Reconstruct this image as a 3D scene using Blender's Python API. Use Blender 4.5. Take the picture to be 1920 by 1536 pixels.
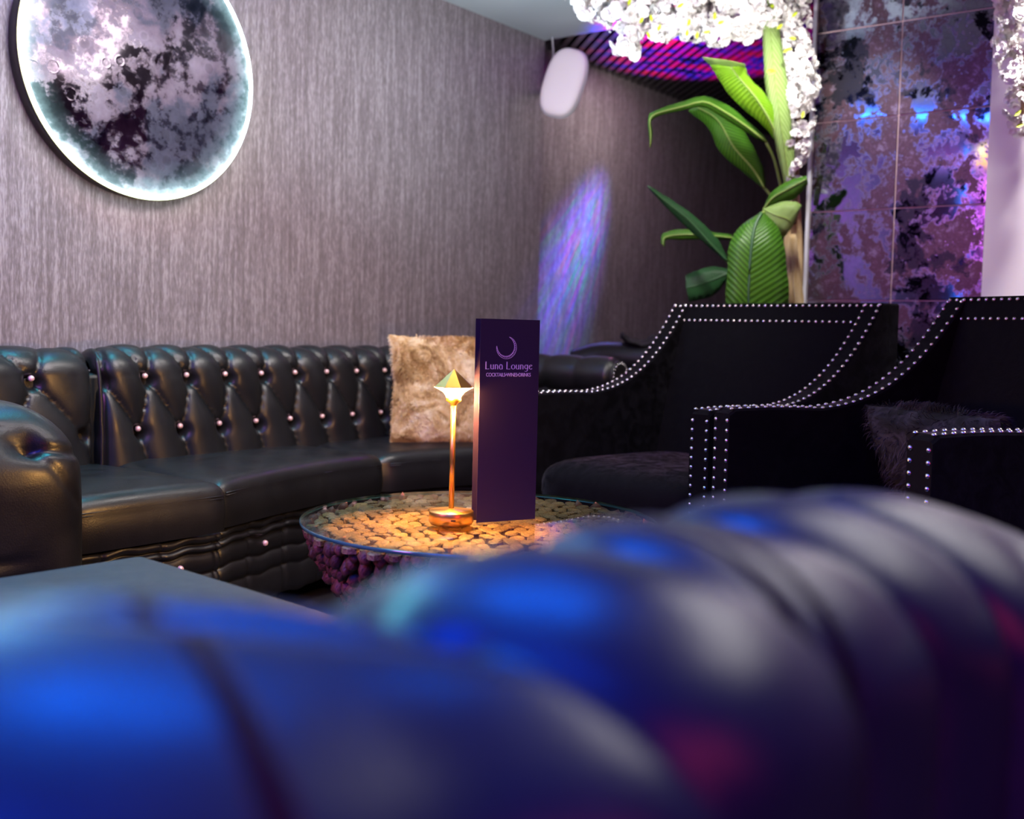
import bpy, bmesh, math, random
import numpy as np
from mathutils import Vector, Matrix
for o in list(bpy.data.objects): bpy.data.objects.remove(o)
S = bpy.context.scene
COL = S.collection
random.seed(7); RNG = np.random.default_rng(7)

# ------------------------------------------------------------------ camera
H = .88
_p = math.radians(3.2); _r = .024
_F = Vector((0, math.cos(_p), -math.sin(_p)))
_R0 = Vector((1, 0, 0)); _U0 = Vector((0, math.sin(_p), math.cos(_p)))
_R = _R0*math.cos(_r) + _U0*math.sin(_r)
_U = -_R0*math.sin(_r) + _U0*math.cos(_r)
cd = bpy.data.cameras.new('camera'); cam = bpy.data.objects.new('camera', cd); COL.objects.link(cam)
cd.sensor_width = 36; cd.sensor_fit = 'HORIZONTAL'; cd.lens = 37.5; cd.shift_y = -38/1920
cd.clip_start = .02
cam.matrix_world = Matrix(((_R.x, _U.x, -_F.x, 0), (_R.y, _U.y, -_F.y, 0), (_R.z, _U.z, -_F.z, H), (0, 0, 0, 1)))
cd.dof.use_dof = True; cd.dof.focus_distance = 2.5; cd.dof.aperture_fstop = 2.7
S.camera = cam

def pt(px, py, y):
    """world point seen at a photograph pixel, at a distance y into the room"""
    d = _F + _R*((px-960)/2000) - _U*((py-730)/2000)
    return Vector((0, 0, H)) + d*(y/d.y)

# ------------------------------------------------------------------ world, exposure
w = bpy.data.worlds.new('world'); S.world = w; w.use_nodes = True
w.node_tree.nodes['Background'].inputs[0].default_value = (.03, .035, .05, 1)
w.node_tree.nodes['Background'].inputs[1].default_value = .3
S.view_settings.view_transform = 'Standard'; S.view_settings.look = 'None'
S.view_settings.exposure = 0; S.view_settings.gamma = 1; S.view_settings.use_curve_mapping = False

# ------------------------------------------------------------------ lights
def area(name, loc, to, size, power, col, size_y=None, spread=180):
    l = bpy.data.lights.new(name, 'AREA'); l.energy = power; l.color = col; l.size = size
    if size_y: l.shape = 'RECTANGLE'; l.size_y = size_y
    l.spread = math.radians(spread)
    o = bpy.data.objects.new(name, l); COL.objects.link(o); o.location = loc
    o.rotation_euler = (Vector(to)-Vector(loc)).to_track_quat('-Z', 'Y').to_euler()
    return o
def spot(name, loc, to, power, col, ang, blend=.5, radius=.03):
    l = bpy.data.lights.new(name, 'SPOT'); l.energy = power; l.color = col
    l.spot_size = math.radians(ang); l.spot_blend = blend; l.shadow_soft_size = radius
    o = bpy.data.objects.new(name, l); COL.objects.link(o); o.location = loc
    o.rotation_euler = (Vector(to)-Vector(loc)).to_track_quat('-Z', 'Y').to_euler()
    return o
area('room_light', (.2, 3.1, 2.3), (-.7, 4.0, 1.1), .9, 22, (1, .93, .88), .7, 130)
area('wall_wash', (-.3, 2.4, 2.28), (-1.3, 4.0, 1.5), .5, 34, (1, .88, .88), 1.4, 130)
area('cool_light', (-1.0, 2.9, 2.3), (-.95, 3.0, 0), .4, 7, (.06, .75, .8), .8, 90)
area('blue_light', (-.5, -.4, 2.3), (-.4, .2, .0), 2.2, 185, (.0, .055, 1), 1.8, 120)
area('blue_front', (.15, 1.0, 2.3), (.1, .6, .0), .7, 14, (.0, .12, 1), .3, 100)
area('teal_light', (-1.3, 1.6, 2.25), (-.3, .4, .7), 1.5, 36, (.10, .5, .62), .7, 120)
spot('bench_fill_spot', (-.7, 1.3, 2.3), (-.62, 1.72, .45), 120, (.10, .75, .68), 24, .7, .1)  # added teal fill, tints the bench top; no fitting modelled
spot('table_fill_spot', (-.05, 2.45, 2.3), (-.05, 2.4, .45), 16, (1, .66, .38), 24, .6, .05)  # added warm fill so the brass shade and wood don't turn green
area('white_light', (1.8, 1.7, 2.2), (.5, .8, .6), 1.8, 13, (1, .95, .95), 1.2, 110)
area('magenta_light', (-2.3, .2, 1.9), (-1.6, 3.2, 1.2), .7, 36, (.9, .15, .9), .7)
area('red_low', (1.9, -.6, .9), (.1, 2.0, .4), 1.6, 10, (1, .06, .2), .8)
area('ceiling_fill', (.1, 4.0, 1.6), (-.1, 4.5, 2.4), .3, 9, (.75, .92, 1), .3)  # added uplight with no fitting, lifts the dark ceiling
area('wall_wash_blue', (-2.2, .7, 2.25), (-3.0, 1.0, 1.2), .4, 70, (.06, .42, .9), 1.2)  # added off-view wash, gives the mirror tiles blue to reflect
area('wall_wash_magenta', (-3.0, -.6, 2.25), (-3.9, -.2, 1.2), .4, 14, (1, .05, .45), 1.0)  # added off-view wash, gives the mirror tiles magenta to reflect
spot('blossom_spot', (.75, 3.55, 1.75), (.9, 4.25, 2.25), 30, (1, .97, .92), 95, .8, .08)
spot('column_spot', (1.0, 3.7, 2.28), (1.2, 4.3, 1.3), 60, (1, .97, .9), 80, .8, .05)
spot('white_wall_spot', (1.75, 3.45, 2.28), (2.0, 3.8, .9), 120, (1, .95, .93), 75, .8, .05)
area('alcove_fill', (.75, 5.75, 2.2), (.6, 6.4, .8), .4, 5, (1, .88, .8), .4)

# ------------------------------------------------------------------ helpers
def mesh(name, vs, fs, mat=None, parent=None, smooth=True, loc=None):
    me = bpy.data.meshes.new(name); me.from_pydata([tuple(v) for v in vs], [], [tuple(f) for f in fs])
    if smooth: me.polygons.foreach_set('use_smooth', [True]*len(me.polygons))
    me.update()
    o = bpy.data.objects.new(name, me); COL.objects.link(o)
    if mat: me.materials.append(mat)
    if parent: o.parent = parent
    if loc is not None: o.location = loc
    return o
def from_bm(name, bm, mat, parent=None, smooth=False, loc=None):
    me = bpy.data.meshes.new(name); bm.to_mesh(me); bm.free()
    if smooth: me.polygons.foreach_set('use_smooth', [True]*len(me.polygons))
    o = bpy.data.objects.new(name, me); COL.objects.link(o); me.materials.append(mat)
    if parent: o.parent = parent
    if loc is not None: o.location = loc
    return o
def inst(o, name=None, loc=None, rot=None, parent=None, scale=None):
    c = o.copy(); COL.objects.link(c)
    if name: c.name = name
    if parent is not None: c.parent = parent
    if loc is not None: c.location = loc
    if rot is not None: c.rotation_mode = o.rotation_mode; c.rotation_euler = rot
    if scale is not None: c.scale = scale if hasattr(scale, '__len__') else (scale,)*3
    return c
def empty(name, label, cat, loc=(0, 0, 0), rz=0, group=None):
    o = bpy.data.objects.new(name, None); COL.objects.link(o); o.location = loc; o.rotation_euler = (0, 0, rz)
    o['label'] = label; o['category'] = cat
    if group: o['group'] = group
    return o
def tag(o, label, cat, group=None):
    o['label'] = label; o['category'] = cat
    if group: o['group'] = group
    return o
def struct(o): o['kind'] = 'structure'; return o
def stuff(o): o['kind'] = 'stuff'; return o
def boxbm(bm, x0, x1, y0, y1, z0, z1, M=None):
    vs = [bm.verts.new(Vector(v) if M is None else M @ Vector(v)) for v in
          [(x0,y0,z0),(x1,y0,z0),(x1,y1,z0),(x0,y1,z0),(x0,y0,z1),(x1,y0,z1),(x1,y1,z1),(x0,y1,z1)]]
    for f in [(3,2,1,0),(4,5,6,7),(0,1,5,4),(1,2,6,5),(2,3,7,6),(3,0,4,7)]: bm.faces.new([vs[i] for i in f])
def box(name, x0, x1, y0, y1, z0, z1, mat, parent=None, bevel=0, seg=3, M=None, smooth=None):
    bm = bmesh.new(); boxbm(bm, x0, x1, y0, y1, z0, z1, M)
    if bevel: bmesh.ops.bevel(bm, geom=bm.edges[:], offset=bevel, segments=seg, profile=.5, affect='EDGES')
    return from_bm(name, bm, mat, parent, smooth=bool(bevel) if smooth is None else smooth)
def grid(name, fn, nu, nv, mat, parent=None, cu=False, cv=False, smooth=True):
    """surface from fn(u,v) with u,v in 0..1"""
    vs = [fn(i/(nu if cu else nu-1), j/(nv if cv else nv-1)) for i in range(nu) for j in range(nv)]
    fs = []
    for i in range(nu if cu else nu-1):
        for j in range(nv if cv else nv-1):
            a, b = i, (i+1) % nu; c, d = j, (j+1) % nv
            fs.append((a*nv+c, b*nv+c, b*nv+d, a*nv+d))
    return mesh(name, vs, fs, mat, parent, smooth)
def lathe(name, prof, n, mat, parent=None, loc=None, smooth=True, cap=True):
    vs = []; fs = []
    for r, z in prof:
        for k in range(n):
            a = 2*math.pi*k/n; vs.append((r*math.cos(a), r*math.sin(a), z))
    m = len(prof)
    for i in range(m-1):
        for k in range(n):
            l = (k+1) % n; fs.append((i*n+k, i*n+l, (i+1)*n+l, (i+1)*n+k))
    if cap:
        fs.append(tuple(range(n))[::-1]); fs.append(tuple((m-1)*n+k for k in range(n)))
    return mesh(name, vs, fs, mat, parent, smooth, loc)
def spline(P, n):
    """Catmull-Rom through the points"""
    P = [Vector(p) for p in P]; Q = [P[0]*2-P[1]]+P+[P[-1]*2-P[-2]]; out = []
    for k in range(n):
        t = k/(n-1)*(len(P)-1); i = min(int(t), len(P)-2); f = t-i
        a, b, c, d = Q[i:i+4]
        out.append(.5*((2*b)+(c-a)*f+(2*a-5*b+4*c-d)*f*f+(3*b-a-3*c+d)*f**3))
    return out
def tube(name, P, rad, mat, parent=None, n=8, res=None):
    P = spline(P, res) if res else [Vector(p) for p in P]
    vs = []; fs = []; m = len(P)
    for i, p in enumerate(P):
        t = (P[min(i+1, m-1)]-P[max(i-1, 0)]).normalized()
        a = t.cross(Vector((0, 0, 1)))
        if a.length < .05: a = t.cross(Vector((1, 0, 0)))
        a.normalize(); b = t.cross(a)
        r = rad(i/(m-1)) if callable(rad) else rad
        for k in range(n):
            th = 2*math.pi*k/n; vs.append(p+a*r*math.cos(th)+b*r*math.sin(th))
    for i in range(m-1):
        for k in range(n):
            l = (k+1) % n; fs.append((i*n+k, i*n+l, (i+1)*n+l, (i+1)*n+k))
    fs.append(tuple(range(n))[::-1]); fs.append(tuple((m-1)*n+k for k in range(n)))
    return mesh(name, vs, fs, mat, parent)
def sm(x, a, b):
    t = min(1, max(0, (x-a)/(b-a))); return t*t*(3-2*t)

# ------------------------------------------------------------------ materials
class MT:
    def __init__(s, name, **kw):
        s.m = bpy.data.materials.new(name); s.m.use_nodes = True
        s.nt = s.m.node_tree; s.b = s.nt.nodes['Principled BSDF']; s.set(**kw)
    def set(s, **kw):
        for k, v in kw.items():
            k = {'color': 'Base Color', 'rough': 'Roughness', 'metal': 'Metallic', 'coat': 'Coat Weight', 'coatr': 'Coat Roughness',
                 'sheen': 'Sheen Weight', 'sheenr': 'Sheen Roughness', 'sheent': 'Sheen Tint', 'spec': 'Specular IOR Level', 'ior': 'IOR', 'trans': 'Transmission Weight',
                 'emit': 'Emission Color', 'emits': 'Emission Strength', 'alpha': 'Alpha', 'sss': 'Subsurface Weight'}[k]
            if isinstance(v, tuple) and len(v) == 3: v = (*v, 1)
            s.b.inputs[k].default_value = v
    def n(s, t, **kw):
        x = s.nt.nodes.new(t)
        for k, v in kw.items():
            if k in x.inputs: x.inputs[k].default_value = v
            else: setattr(x, k, v)
        return x
    def l(s, a, ao, b, bi):
        s.nt.links.new(a.outputs[ao], b.inputs[bi]); return b
    def coord(s, scale=(1, 1, 1), kind='Object', rot=(0, 0, 0)):
        tc = s.n('ShaderNodeTexCoord'); mp = s.n('ShaderNodeMapping'); mp.inputs['Scale'].default_value = scale; mp.inputs['Rotation'].default_value = rot
        s.l(tc, kind, mp, 'Vector'); return mp
    def noise(s, mp, scale, detail=4, rough=.55, dist=0):
        x = s.n('ShaderNodeTexNoise'); x.inputs['Scale'].default_value = scale; x.inputs['Detail'].default_value = detail
        x.inputs['Roughness'].default_value = rough; x.inputs['Distortion'].default_value = dist
        if mp: s.l(mp, 0, x, 'Vector')
        return x
    def ramp(s, src, out, stops):
        r = s.n('ShaderNodeValToRGB'); e = r.color_ramp.elements
        while len(e) < len(stops): e.new(.5)
        for i, (p, c) in enumerate(stops):
            e[i].position = p; e[i].color = (*c, 1) if hasattr(c, '__len__') else (c, c, c, 1)
        s.l(src, out, r, 'Fac'); return r
    def bump(s, src, out, strength, dist=.002):
        b = s.n('ShaderNodeBump'); b.inputs['Strength'].default_value = strength; b.inputs['Distance'].default_value = dist
        s.l(src, out, b, 'Height'); s.l(b, 0, s.b, 'Normal'); return b

def leather(name, col=(.012, .012, .013), rough=.33):
    t = MT(name, color=col, rough=rough, spec=.42, coat=.06, coatr=.2)
    mp = t.coord(); v = t.n('ShaderNodeTexVoronoi'); v.inputs['Scale'].default_value = 260; t.l(mp, 0, v, 'Vector')
    n1 = t.noise(mp, 28, 5); a = t.n('ShaderNodeMath', operation='ADD'); t.l(v, 'Distance', a, 0); t.l(n1, 'Fac', a, 1)
    t.bump(a, 0, .14, .0015)
    n2 = t.noise(mp, 9, 4); r = t.ramp(n2, 'Fac', [(.3, rough-.06), (.7, rough+.12)]); t.l(r, 0, t.b, 'Roughness')
    return t.m
M_leather = leather('black_leather', (.008, .008, .009), .36)
M_leather2 = leather('black_leather_soft', (.012, .012, .015), .33)
M_bench = leather('bench_leather', (.04, .045, .045), .5)

def wallpaper():
    t = MT('striated_wallpaper', rough=.5, spec=.4)
    mp = t.coord((1, 1, .16)); n1 = t.noise(mp, 230, 3, .6)
    mp2 = t.coord((1, 1, .05)); n2 = t.noise(mp2, 75, 3, .6)
    n3 = t.noise(t.coord((1, 1, 1)), 2.2, 3, .6)
    a = t.n('ShaderNodeMath', operation='MULTIPLY_ADD'); t.l(n1, 'Fac', a, 0); a.inputs[1].default_value = 1.2; t.l(n2, 'Fac', a, 2)
    h = t.n('ShaderNodeMath', operation='MULTIPLY'); t.l(a, 0, h, 0); h.inputs[1].default_value = .4545
    r = t.ramp(h, 0, [(.40, (.145, .12, .125)), (.50, (.205, .175, .187)), (.60, (.33, .295, .31))])
    t.l(r, 0, t.b, 'Base Color'); t.bump(a, 0, .22, .002)
    t.set(metal=.15); return t.m
M_wallp = wallpaper()
M_ceil = MT('ceiling_paint', color=(.5, .55, .58), rough=.7).m
M_floor = MT('dark_floor', color=(.02, .018, .02), rough=.4).m
M_dark = MT('dark_brown_wall', color=(.035, .02, .02), rough=.6).m
M_blackp = MT('black_plastic', color=(.01, .01, .01), rough=.4).m
M_white = MT('white_paint', color=(.78, .74, .74), rough=.45).m
def velvet():
    t = MT('crushed_velvet', color=(.003, .003, .004), rough=.8, spec=.08, sheenr=.35)
    mp = t.coord(); n = t.noise(mp, 22, 6, .7, .6); r = t.ramp(n, 'Fac', [(.42, .0), (.66, .32)])
    t.l(r, 0, t.b, 'Sheen Weight'); t.b.inputs['Sheen Tint'].default_value = (.6, .62, .75, 1)
    t.bump(n, 'Fac', .4, .004); return t.m
M_velvet = velvet()
M_chrome = MT('nickel_nail', color=(.85, .82, .78), rough=.16, metal=1).m
M_brass = MT('brushed_brass', color=(.93, .52, .13), rough=.3, metal=1).m
M_crystal = MT('crystal_button', color=(.85, .55, .58), rough=.15, metal=.25).m

# ------------------------------------------------------------------ structure : the room
# wall frame: t runs along the long wall away from the camera, u points into the room
TD = Vector((.6, .8, 0)); UD = Vector((.8, -.6, 0)); W0 = Vector((-1.17, 3.25, 0))
def TU(t, u, z=0): return W0+TD*t+UD*u+Vector((0, 0, z))
WU = -.30                                   # the wallpaper's plane
CZ = 2.34
MW = Matrix(((.6, .8, 0, W0.x), (.8, -.6, 0, W0.y), (0, 0, 1, 0), (0, 0, 0, 1)))   # local x=t y=u (mirrored) 
def tubox(name, t0, t1, u0, u1, z0, z1, mat, parent=None, bevel=0, seg=3):
    bm = bmesh.new(); boxbm(bm, t0, t1, u0, u1, z0, z1, MW)
    bmesh.ops.reverse_faces(bm, faces=bm.faces[:])
    if bevel: bmesh.ops.bevel(bm, geom=bm.edges[:], offset=bevel, segments=seg, profile=.5, affect='EDGES')
    return from_bm(name, bm, mat, parent, smooth=bool(bevel))
TC = 2.135 + .45                             # the corner where the wall steps back
def solve_t(k, u):                           # t where the plane u crosses the sight line x = k*y
    P = TU(0, u); return (k*P.y-P.x)/(TD.x-k*TD.y)
TC = solve_t(.0225, WU)
struct(tubox('wall_left', -6.0, TC, WU-.25, WU, 0, CZ, M_wallp))
AU = WU-.12
TE = solve_t(.232, AU)
struct(tubox('wall_alcove', TC-.02, TE+.1, AU-.2, AU, 0, 2.7, M_wallp))
struct(tubox('wall_end', TE, TE+.15, AU-.1, AU+3.6, 0, 2.7, M_dark))
struct(tubox('wall_front', -6.1, -5.9, -.5, 7.4, 0, CZ, M_dark))
struct(tubox('wall_right', -6, TE, 6.9, 7.1, 0, CZ, M_dark))
struct(tubox('floor', -6.1, TE+.2, -.6, 7.1, -.1, 0, M_floor))
struct(tubox('ceiling', -6.1, TC, WU-.25, 7.1, CZ, CZ+.1, M_ceil))
al = tubox('ceiling_alcove', TC, TE+.2, AU-.2, 7.1, CZ+.1, CZ+.2, M_blackp); struct(al)
# slats under the alcove ceiling, each its own board
M_slat = MT('black_gloss_slat', color=(.02, .018, .022), rough=.25, spec=.7, coat=.3).m
sd = Vector((.17, -.985, 0)).normalized(); sp = Vector((.985, .17, 0)).normalized()
corner = TU(TC, WU)
for k in range(-4, 44):
    b = corner+sp*(.02+k*.052)
    # cut the line b+sd*s with alcove plane u=AU and with t=TC
    def uof(p): return (p-W0).dot(UD)
    def tof(p): return (p-W0).dot(TD)
    s_wall = (AU-uof(b))/sd.dot(UD); s_edge = (TC+.01-tof(b))/sd.dot(TD); s_end = (TE-tof(b))/sd.dot(TD)
    lo = max(min(s_wall, 99), s_end); hi = s_edge
    if hi-lo < .1: continue
    mid = b+sd*((lo+hi)/2); L = hi-lo
    bm = bmesh.new(); boxbm(bm, -.015, .015, -L/2, L/2, 0, .07)
    o = from_bm('slat', bm, M_slat, al); o.location = (mid.x, mid.y, CZ+.015); o.rotation_euler = (0, 0, math.atan2(sd.y, sd.x)-math.pi/2)

# ------------------------------------------------------------------ antique mirror wall
def antique():
    t = MT('antique_mirror', metal=1, rough=.09)
    mp = t.coord()
    n1 = t.noise(mp, 3.6, 11, .72, .3); n2 = t.noise(mp, 7, 11, .78, .15); n3 = t.noise(mp, 2.2, 4, .5)
    a = t.n('ShaderNodeMath', operation='ADD'); t.l(n1, 'Fac', a, 0); t.l(n3, 'Fac', a, 1)
    base = t.ramp(n2, 'Fac', [(.40, (.34, .36, .46)), (.49, (.28, .28, .38)), (.52, (.06, .03, .035)), (.60, (.09, .05, .07)), (.63, (.18, .14, .20))])
    blk = t.ramp(n1, 'Fac', [(.54, 0), (.56, 1)])
    mx = t.n('ShaderNodeMixRGB'); t.l(blk, 0, mx, 'Fac'); t.l(base, 0, mx, 1); mx.inputs[2].default_value = (.012, .012, .02, 1)
    t.l(mx, 0, t.b, 'Base Color')
    rr = t.ramp(n2, 'Fac', [(.47, .06), (.52, .38)]); t.l(rr, 0, t.b, 'Roughness')
    mm = t.ramp(n2, 'Fac', [(.47, 1), (.52, .45)]); t.l(mm, 0, t.b, 'Metallic')
    return t.m
M_ant = antique()
M_grout = MT('tile_backing', color=(.75, .55, .55), rough=.5).m
PA = Vector((1.203, 4.405, 0))
pdir = UD
pw = .341; phh = .3595
pr = struct(mesh('wall_mirror', [], []))
def panelbox(name, s0, s1, d0, d1, z0, z1, mat, parent=None, bevel=0):
    # s along UD from PA, d = depth behind the face (TD direction)
    bm = bmesh.new()
    M = Matrix(((UD.x, TD.x, 0, PA.x), (UD.y, TD.y, 0, PA.y), (0, 0, 1, 0), (0, 0, 0, 1)))
    boxbm(bm, s0, s1, d0, d1, z0, z1, M)
    if bevel: bmesh.ops.bevel(bm, geom=bm.edges[:], offset=bevel, segments=1, affect='EDGES')
    return from_bm(name, bm, mat, parent)
bpy.data.objects.remove(pr)
pr = struct(panelbox('wall_mirror', .0, .68, .006, .07, 0, CZ, M_grout))
zb = 1.029
for r in range(-3, 4):
    for c in range(2):
        z0 = zb+r*phh; z1 = min(z0+phh, CZ)
        if z1 < 0.02: continue
        panelbox('mirror_tile', c*pw+.0022, (c+1)*pw-.0022, 0, .006, max(z0, 0)+.0022, z1-.0022, M_ant, pr, .0012)
struct(panelbox('trim_1', -.014, 0, -.01, .075, 0, CZ, MT('edge_strip', color=(.8, .78, .85), rough=.3).m))
struct(panelbox('wall_back', .68, 5.6, -.02, .12, 0, CZ, M_white))

# ------------------------------------------------------------------ wall sofa
PI = math.pi
def tuft(s, v, a, b, off=0., shear=0.):
    """diamond tufting: 0 in the pleats, 1 on the puffs. rows at v=0,b,2b"""
    s = s-off+shear*v; vc = min(max(v, 0), 2*b)
    p = s/a+vc/(2*b); q = s/a-vc/(2*b)
    h = (abs(math.sin(PI*p))*abs(math.sin(PI*q)))**.27
    # deeper at the buttons
    dmin = 1e9
    for j in range(3):
        sb = round(s/a-j*.5)*a+j*.5*a
        dmin = min(dmin, math.hypot(s-sb, v-j*b))
    return h-1.3*math.exp(-(dmin/.018)**2)
# profile of the back: (u, z) against arc length v (v=0 at the lower button row)
def back_profile(v):
    zl = .545
    if v < .175: return (-.03*(v+.12)/.3, zl+v, (1, .1))
    r = .075; a = (v-.175)/r; cu = -.0295-r; cz = zl+.175
    a = min(a, PI*1.05)
    return (cu+r*math.cos(a), cz+r*math.sin(a), (math.cos(a), math.sin(a)))
def back_section(name, t0, t1, a, off, parent, depth=.03, nt=150):
    V0, V1 = -.14, .40
    def f(x, y):
        t = t0+(t1-t0)*x; v = V0+(V1-V0)*y
        u, z, n = back_profile(v); nl = math.hypot(*n)
        h = tuft(t, v, a, .163, off, .26)*depth*(1-.55*sm(v, .2, .33))
        e = min(t-t0, t1-t); h *= 1; h -= .05*math.exp(-e/.012)       # rolls in at the section seams
        return TU(t, u+n[0]/nl*h-.012, z+n[1]/nl*h-.012)
    return grid(name, f, nt, 90, M_leather, parent)
sofa = empty('chesterfield_sofa', 'black leather deep-buttoned sofa running along the wallpapered wall', 'sofa')
back_section('backrest', -.085, 1.72, .154, .046, sofa, .040, 260)
back_section('backrest', -.80, -.095, .23, -.29-.115+.26*.163, sofa, .03, 90)
btn = lathe('button', [(.009, -.006), (.009, .0), (.007, .0045), (.0035, .0065), (.0008, .007)], 12, M_crystal)
first = True
def place_button(t, v, parent):
    global first
    u, z, n = back_profile(v); p = TU(t, u-.006, z)
    d = UD*n[0]+Vector((0, 0, n[1])); rot = d.to_track_quat('Z', 'Y').to_euler()
    if first:
        o = btn; o.parent = parent; o.location = p; o.rotation_euler = rot; first = False
    else: o = inst(btn, loc=p, rot=rot, parent=parent)
for k in range(0, 11):
    place_button(.046+.154*k, 0, sofa)
    place_button(.046+.154*(k+.5)-.26*.163, .163, sofa)
for t, v in [(-.29, .163), (-.52, .163), (-.29-.115+.26*.163, 0), (-.635+.04, 0)]: place_button(t, v, sofa)
# piping at the seam between the two backs
tube('seam_piping', [TU(-.09, .0, .40), TU(-.09, .0, .55), TU(-.09, -.012, .70), TU(-.09, -.03, .765)], .006, M_leather, sofa, res=14)
# solid body behind the leather
tubox('back_frame', -.80, 1.95, -.17, -.05, .06, .72, M_leather, sofa, .02)
# seat cushions
def seat(name, t0, t1, fu, zt=.45, zbm=.315):
    """fu(t) = where the front edge lies"""
    prof = []
    def f(x, y):
        t = t0+(t1-t0)*x; F = fu(t); e = min(t-t0, t1-t); k = 1-math.exp(-e/.02)
        # path: back -> top -> front roll -> down the front
        r = .045
        segs = [F-r+.02, r*PI/2, zt-r-zbm]; L = sum(segs); s = y*L
        crown = .012*math.sin(PI*min(1, max(0, x)))
        if s < segs[0]: u = -.02+s; z = zt+crown*math.sin(PI*min(1, (s/segs[0]))*.9); n = (0, 1)
        elif s < segs[0]+segs[1]:
            an = (s-segs[0])/r; u = F-r+r*math.sin(an); z = zt-r+r*math.cos(an)+crown*.3*math.cos(an); n = (math.sin(an), math.cos(an))
        else: u = F+.006*math.sin(PI*(s-segs[0]-segs[1])/segs[2]); z = zt-r-(s-segs[0]-segs[1]); n = (1, 0)
        h = -.022*(1-k)
        return TU(t, u+n[0]*h, z+n[1]*h)
    return grid(name, f, 60, 70, M_leather, sofa)
def lerp(P):
    xs = [p[0] for p in P]; ys = [p[1] for p in P]
    return lambda t: float(np.interp(t, xs, ys))
fuA = lerp([(-.6, .545), (-.07, .555)])
fuB = lerp([(-.07, .53), (0, .505), (.2, .45), (.45, .40), (.74, .385)])
fuC = lerp([(.74, .385), (.95, .43), (1.1, .48), (1.4, .60), (1.7, .75)])
seat('seat_cushion', -.52, -.055, fuA); seat('seat_cushion', -.055, .735, fuB); seat('seat_cushion', .735, 1.72, fuC)
# stitched seam just under the front edge
for t0, t1, fu in [(-.5, -.075, fuA), (-.035, .715, fuB), (.755, 1.6, fuC)]:
    for dz in (0, .006):
        tube('stitching', [TU(t0+(t1-t0)*k/16, fu(t0+(t1-t0)*k/16)-.002, .413-dz*1.2) for k in range(17)], .0016, M_leather2, sofa, n=5)
# base apron with horizontal padded channels
def apron(t0, t1, fu):
    def f(x, y):
        t = t0+(t1-t0)*x; e = min(t-t0, t1-t); z = .315-.255*y
        ch = [(.315, .285), (.285, .262), (.262, .205), (.205, .15), (.15, .06)]
        h = 0
        for a, b in ch:
            if b <= z <= a: h = .016*max(0, math.sin(PI*(a-z)/(a-b)))**.5*(1.4 if a-b < .035 else 1)
        wob = .003*math.sin(t*31)+.002*math.sin(t*67+1)
        pz = abs(((t/.17) % 1)-.5)*.17
        h -= .006*math.exp(-(pz/.006)**2)
        return TU(t, fu(t)-.03+h-.02*math.exp(-e/.01), z+wob)
    return grid('base_panel', f, 90, 70, M_leather, sofa)
apron(-.52, -.06, fuA); apron(-.05, .73, fuB); apron(.74, 1.7, fuC)
for t, fu, z in [(.16, fuB, .235), (.5, fuB, .235), (-.2, fuA, .232), (-.4, fuA, .232)]:
    o = inst(btn, loc=TU(t, fu(t)-.012, z), rot=UD.to_track_quat('Z', 'Y').to_euler(), parent=sofa)
def arm_roll(t, u0, u1, zc, r, name='armrest'):
    """rolled arm running out from the wall, its scroll facing the room"""
    def f(x, y):
        u = u0+(u1-u0)*x; a = 2*PI*y; pl = abs(math.sin(PI*(u/.16)))**.4
        h = .012*pl-.012; k = (1-sm(u, u1-.02, u1)*.25)
        rr = (r+h)*k
        return TU(t+rr*math.cos(a), u, zc+rr*math.sin(a))
    g = grid(name, f, 70, 36, M_leather, sofa, cv=True)
    tubox('arm_panel', t-.05, t+.05, u0, u1-.01, .06, zc, M_leather, sofa, .015)
    d = lathe('scroll', [(r*.8, -.004), (r*.8, .004), (r*.6, .009), (.002, .012)], 28, M_leather, sofa)
    d.location = TU(t, u1, zc); d.rotation_euler = UD.to_track_quat('Z', 'Y').to_euler()
    for k in range(22):
        a = 2*PI*k/22; c = inst(nail0, 'nail', TU(t+r*.66*math.cos(a), u1+.008, zc+r*.66*math.sin(a)), UD.to_track_quat('Z', 'Y').to_euler(), sofa, .75)
nail0 = lathe('nail', [(.0062, -.001), (.0060, .0012), (.0045, .0035), (.002, .0046), (.0003, .005)], 9, M_chrome, sofa)
nail0.location = TU(1.80, .662, .70)
arm_roll(1.80, -.10, .65, .70, .082)
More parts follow.
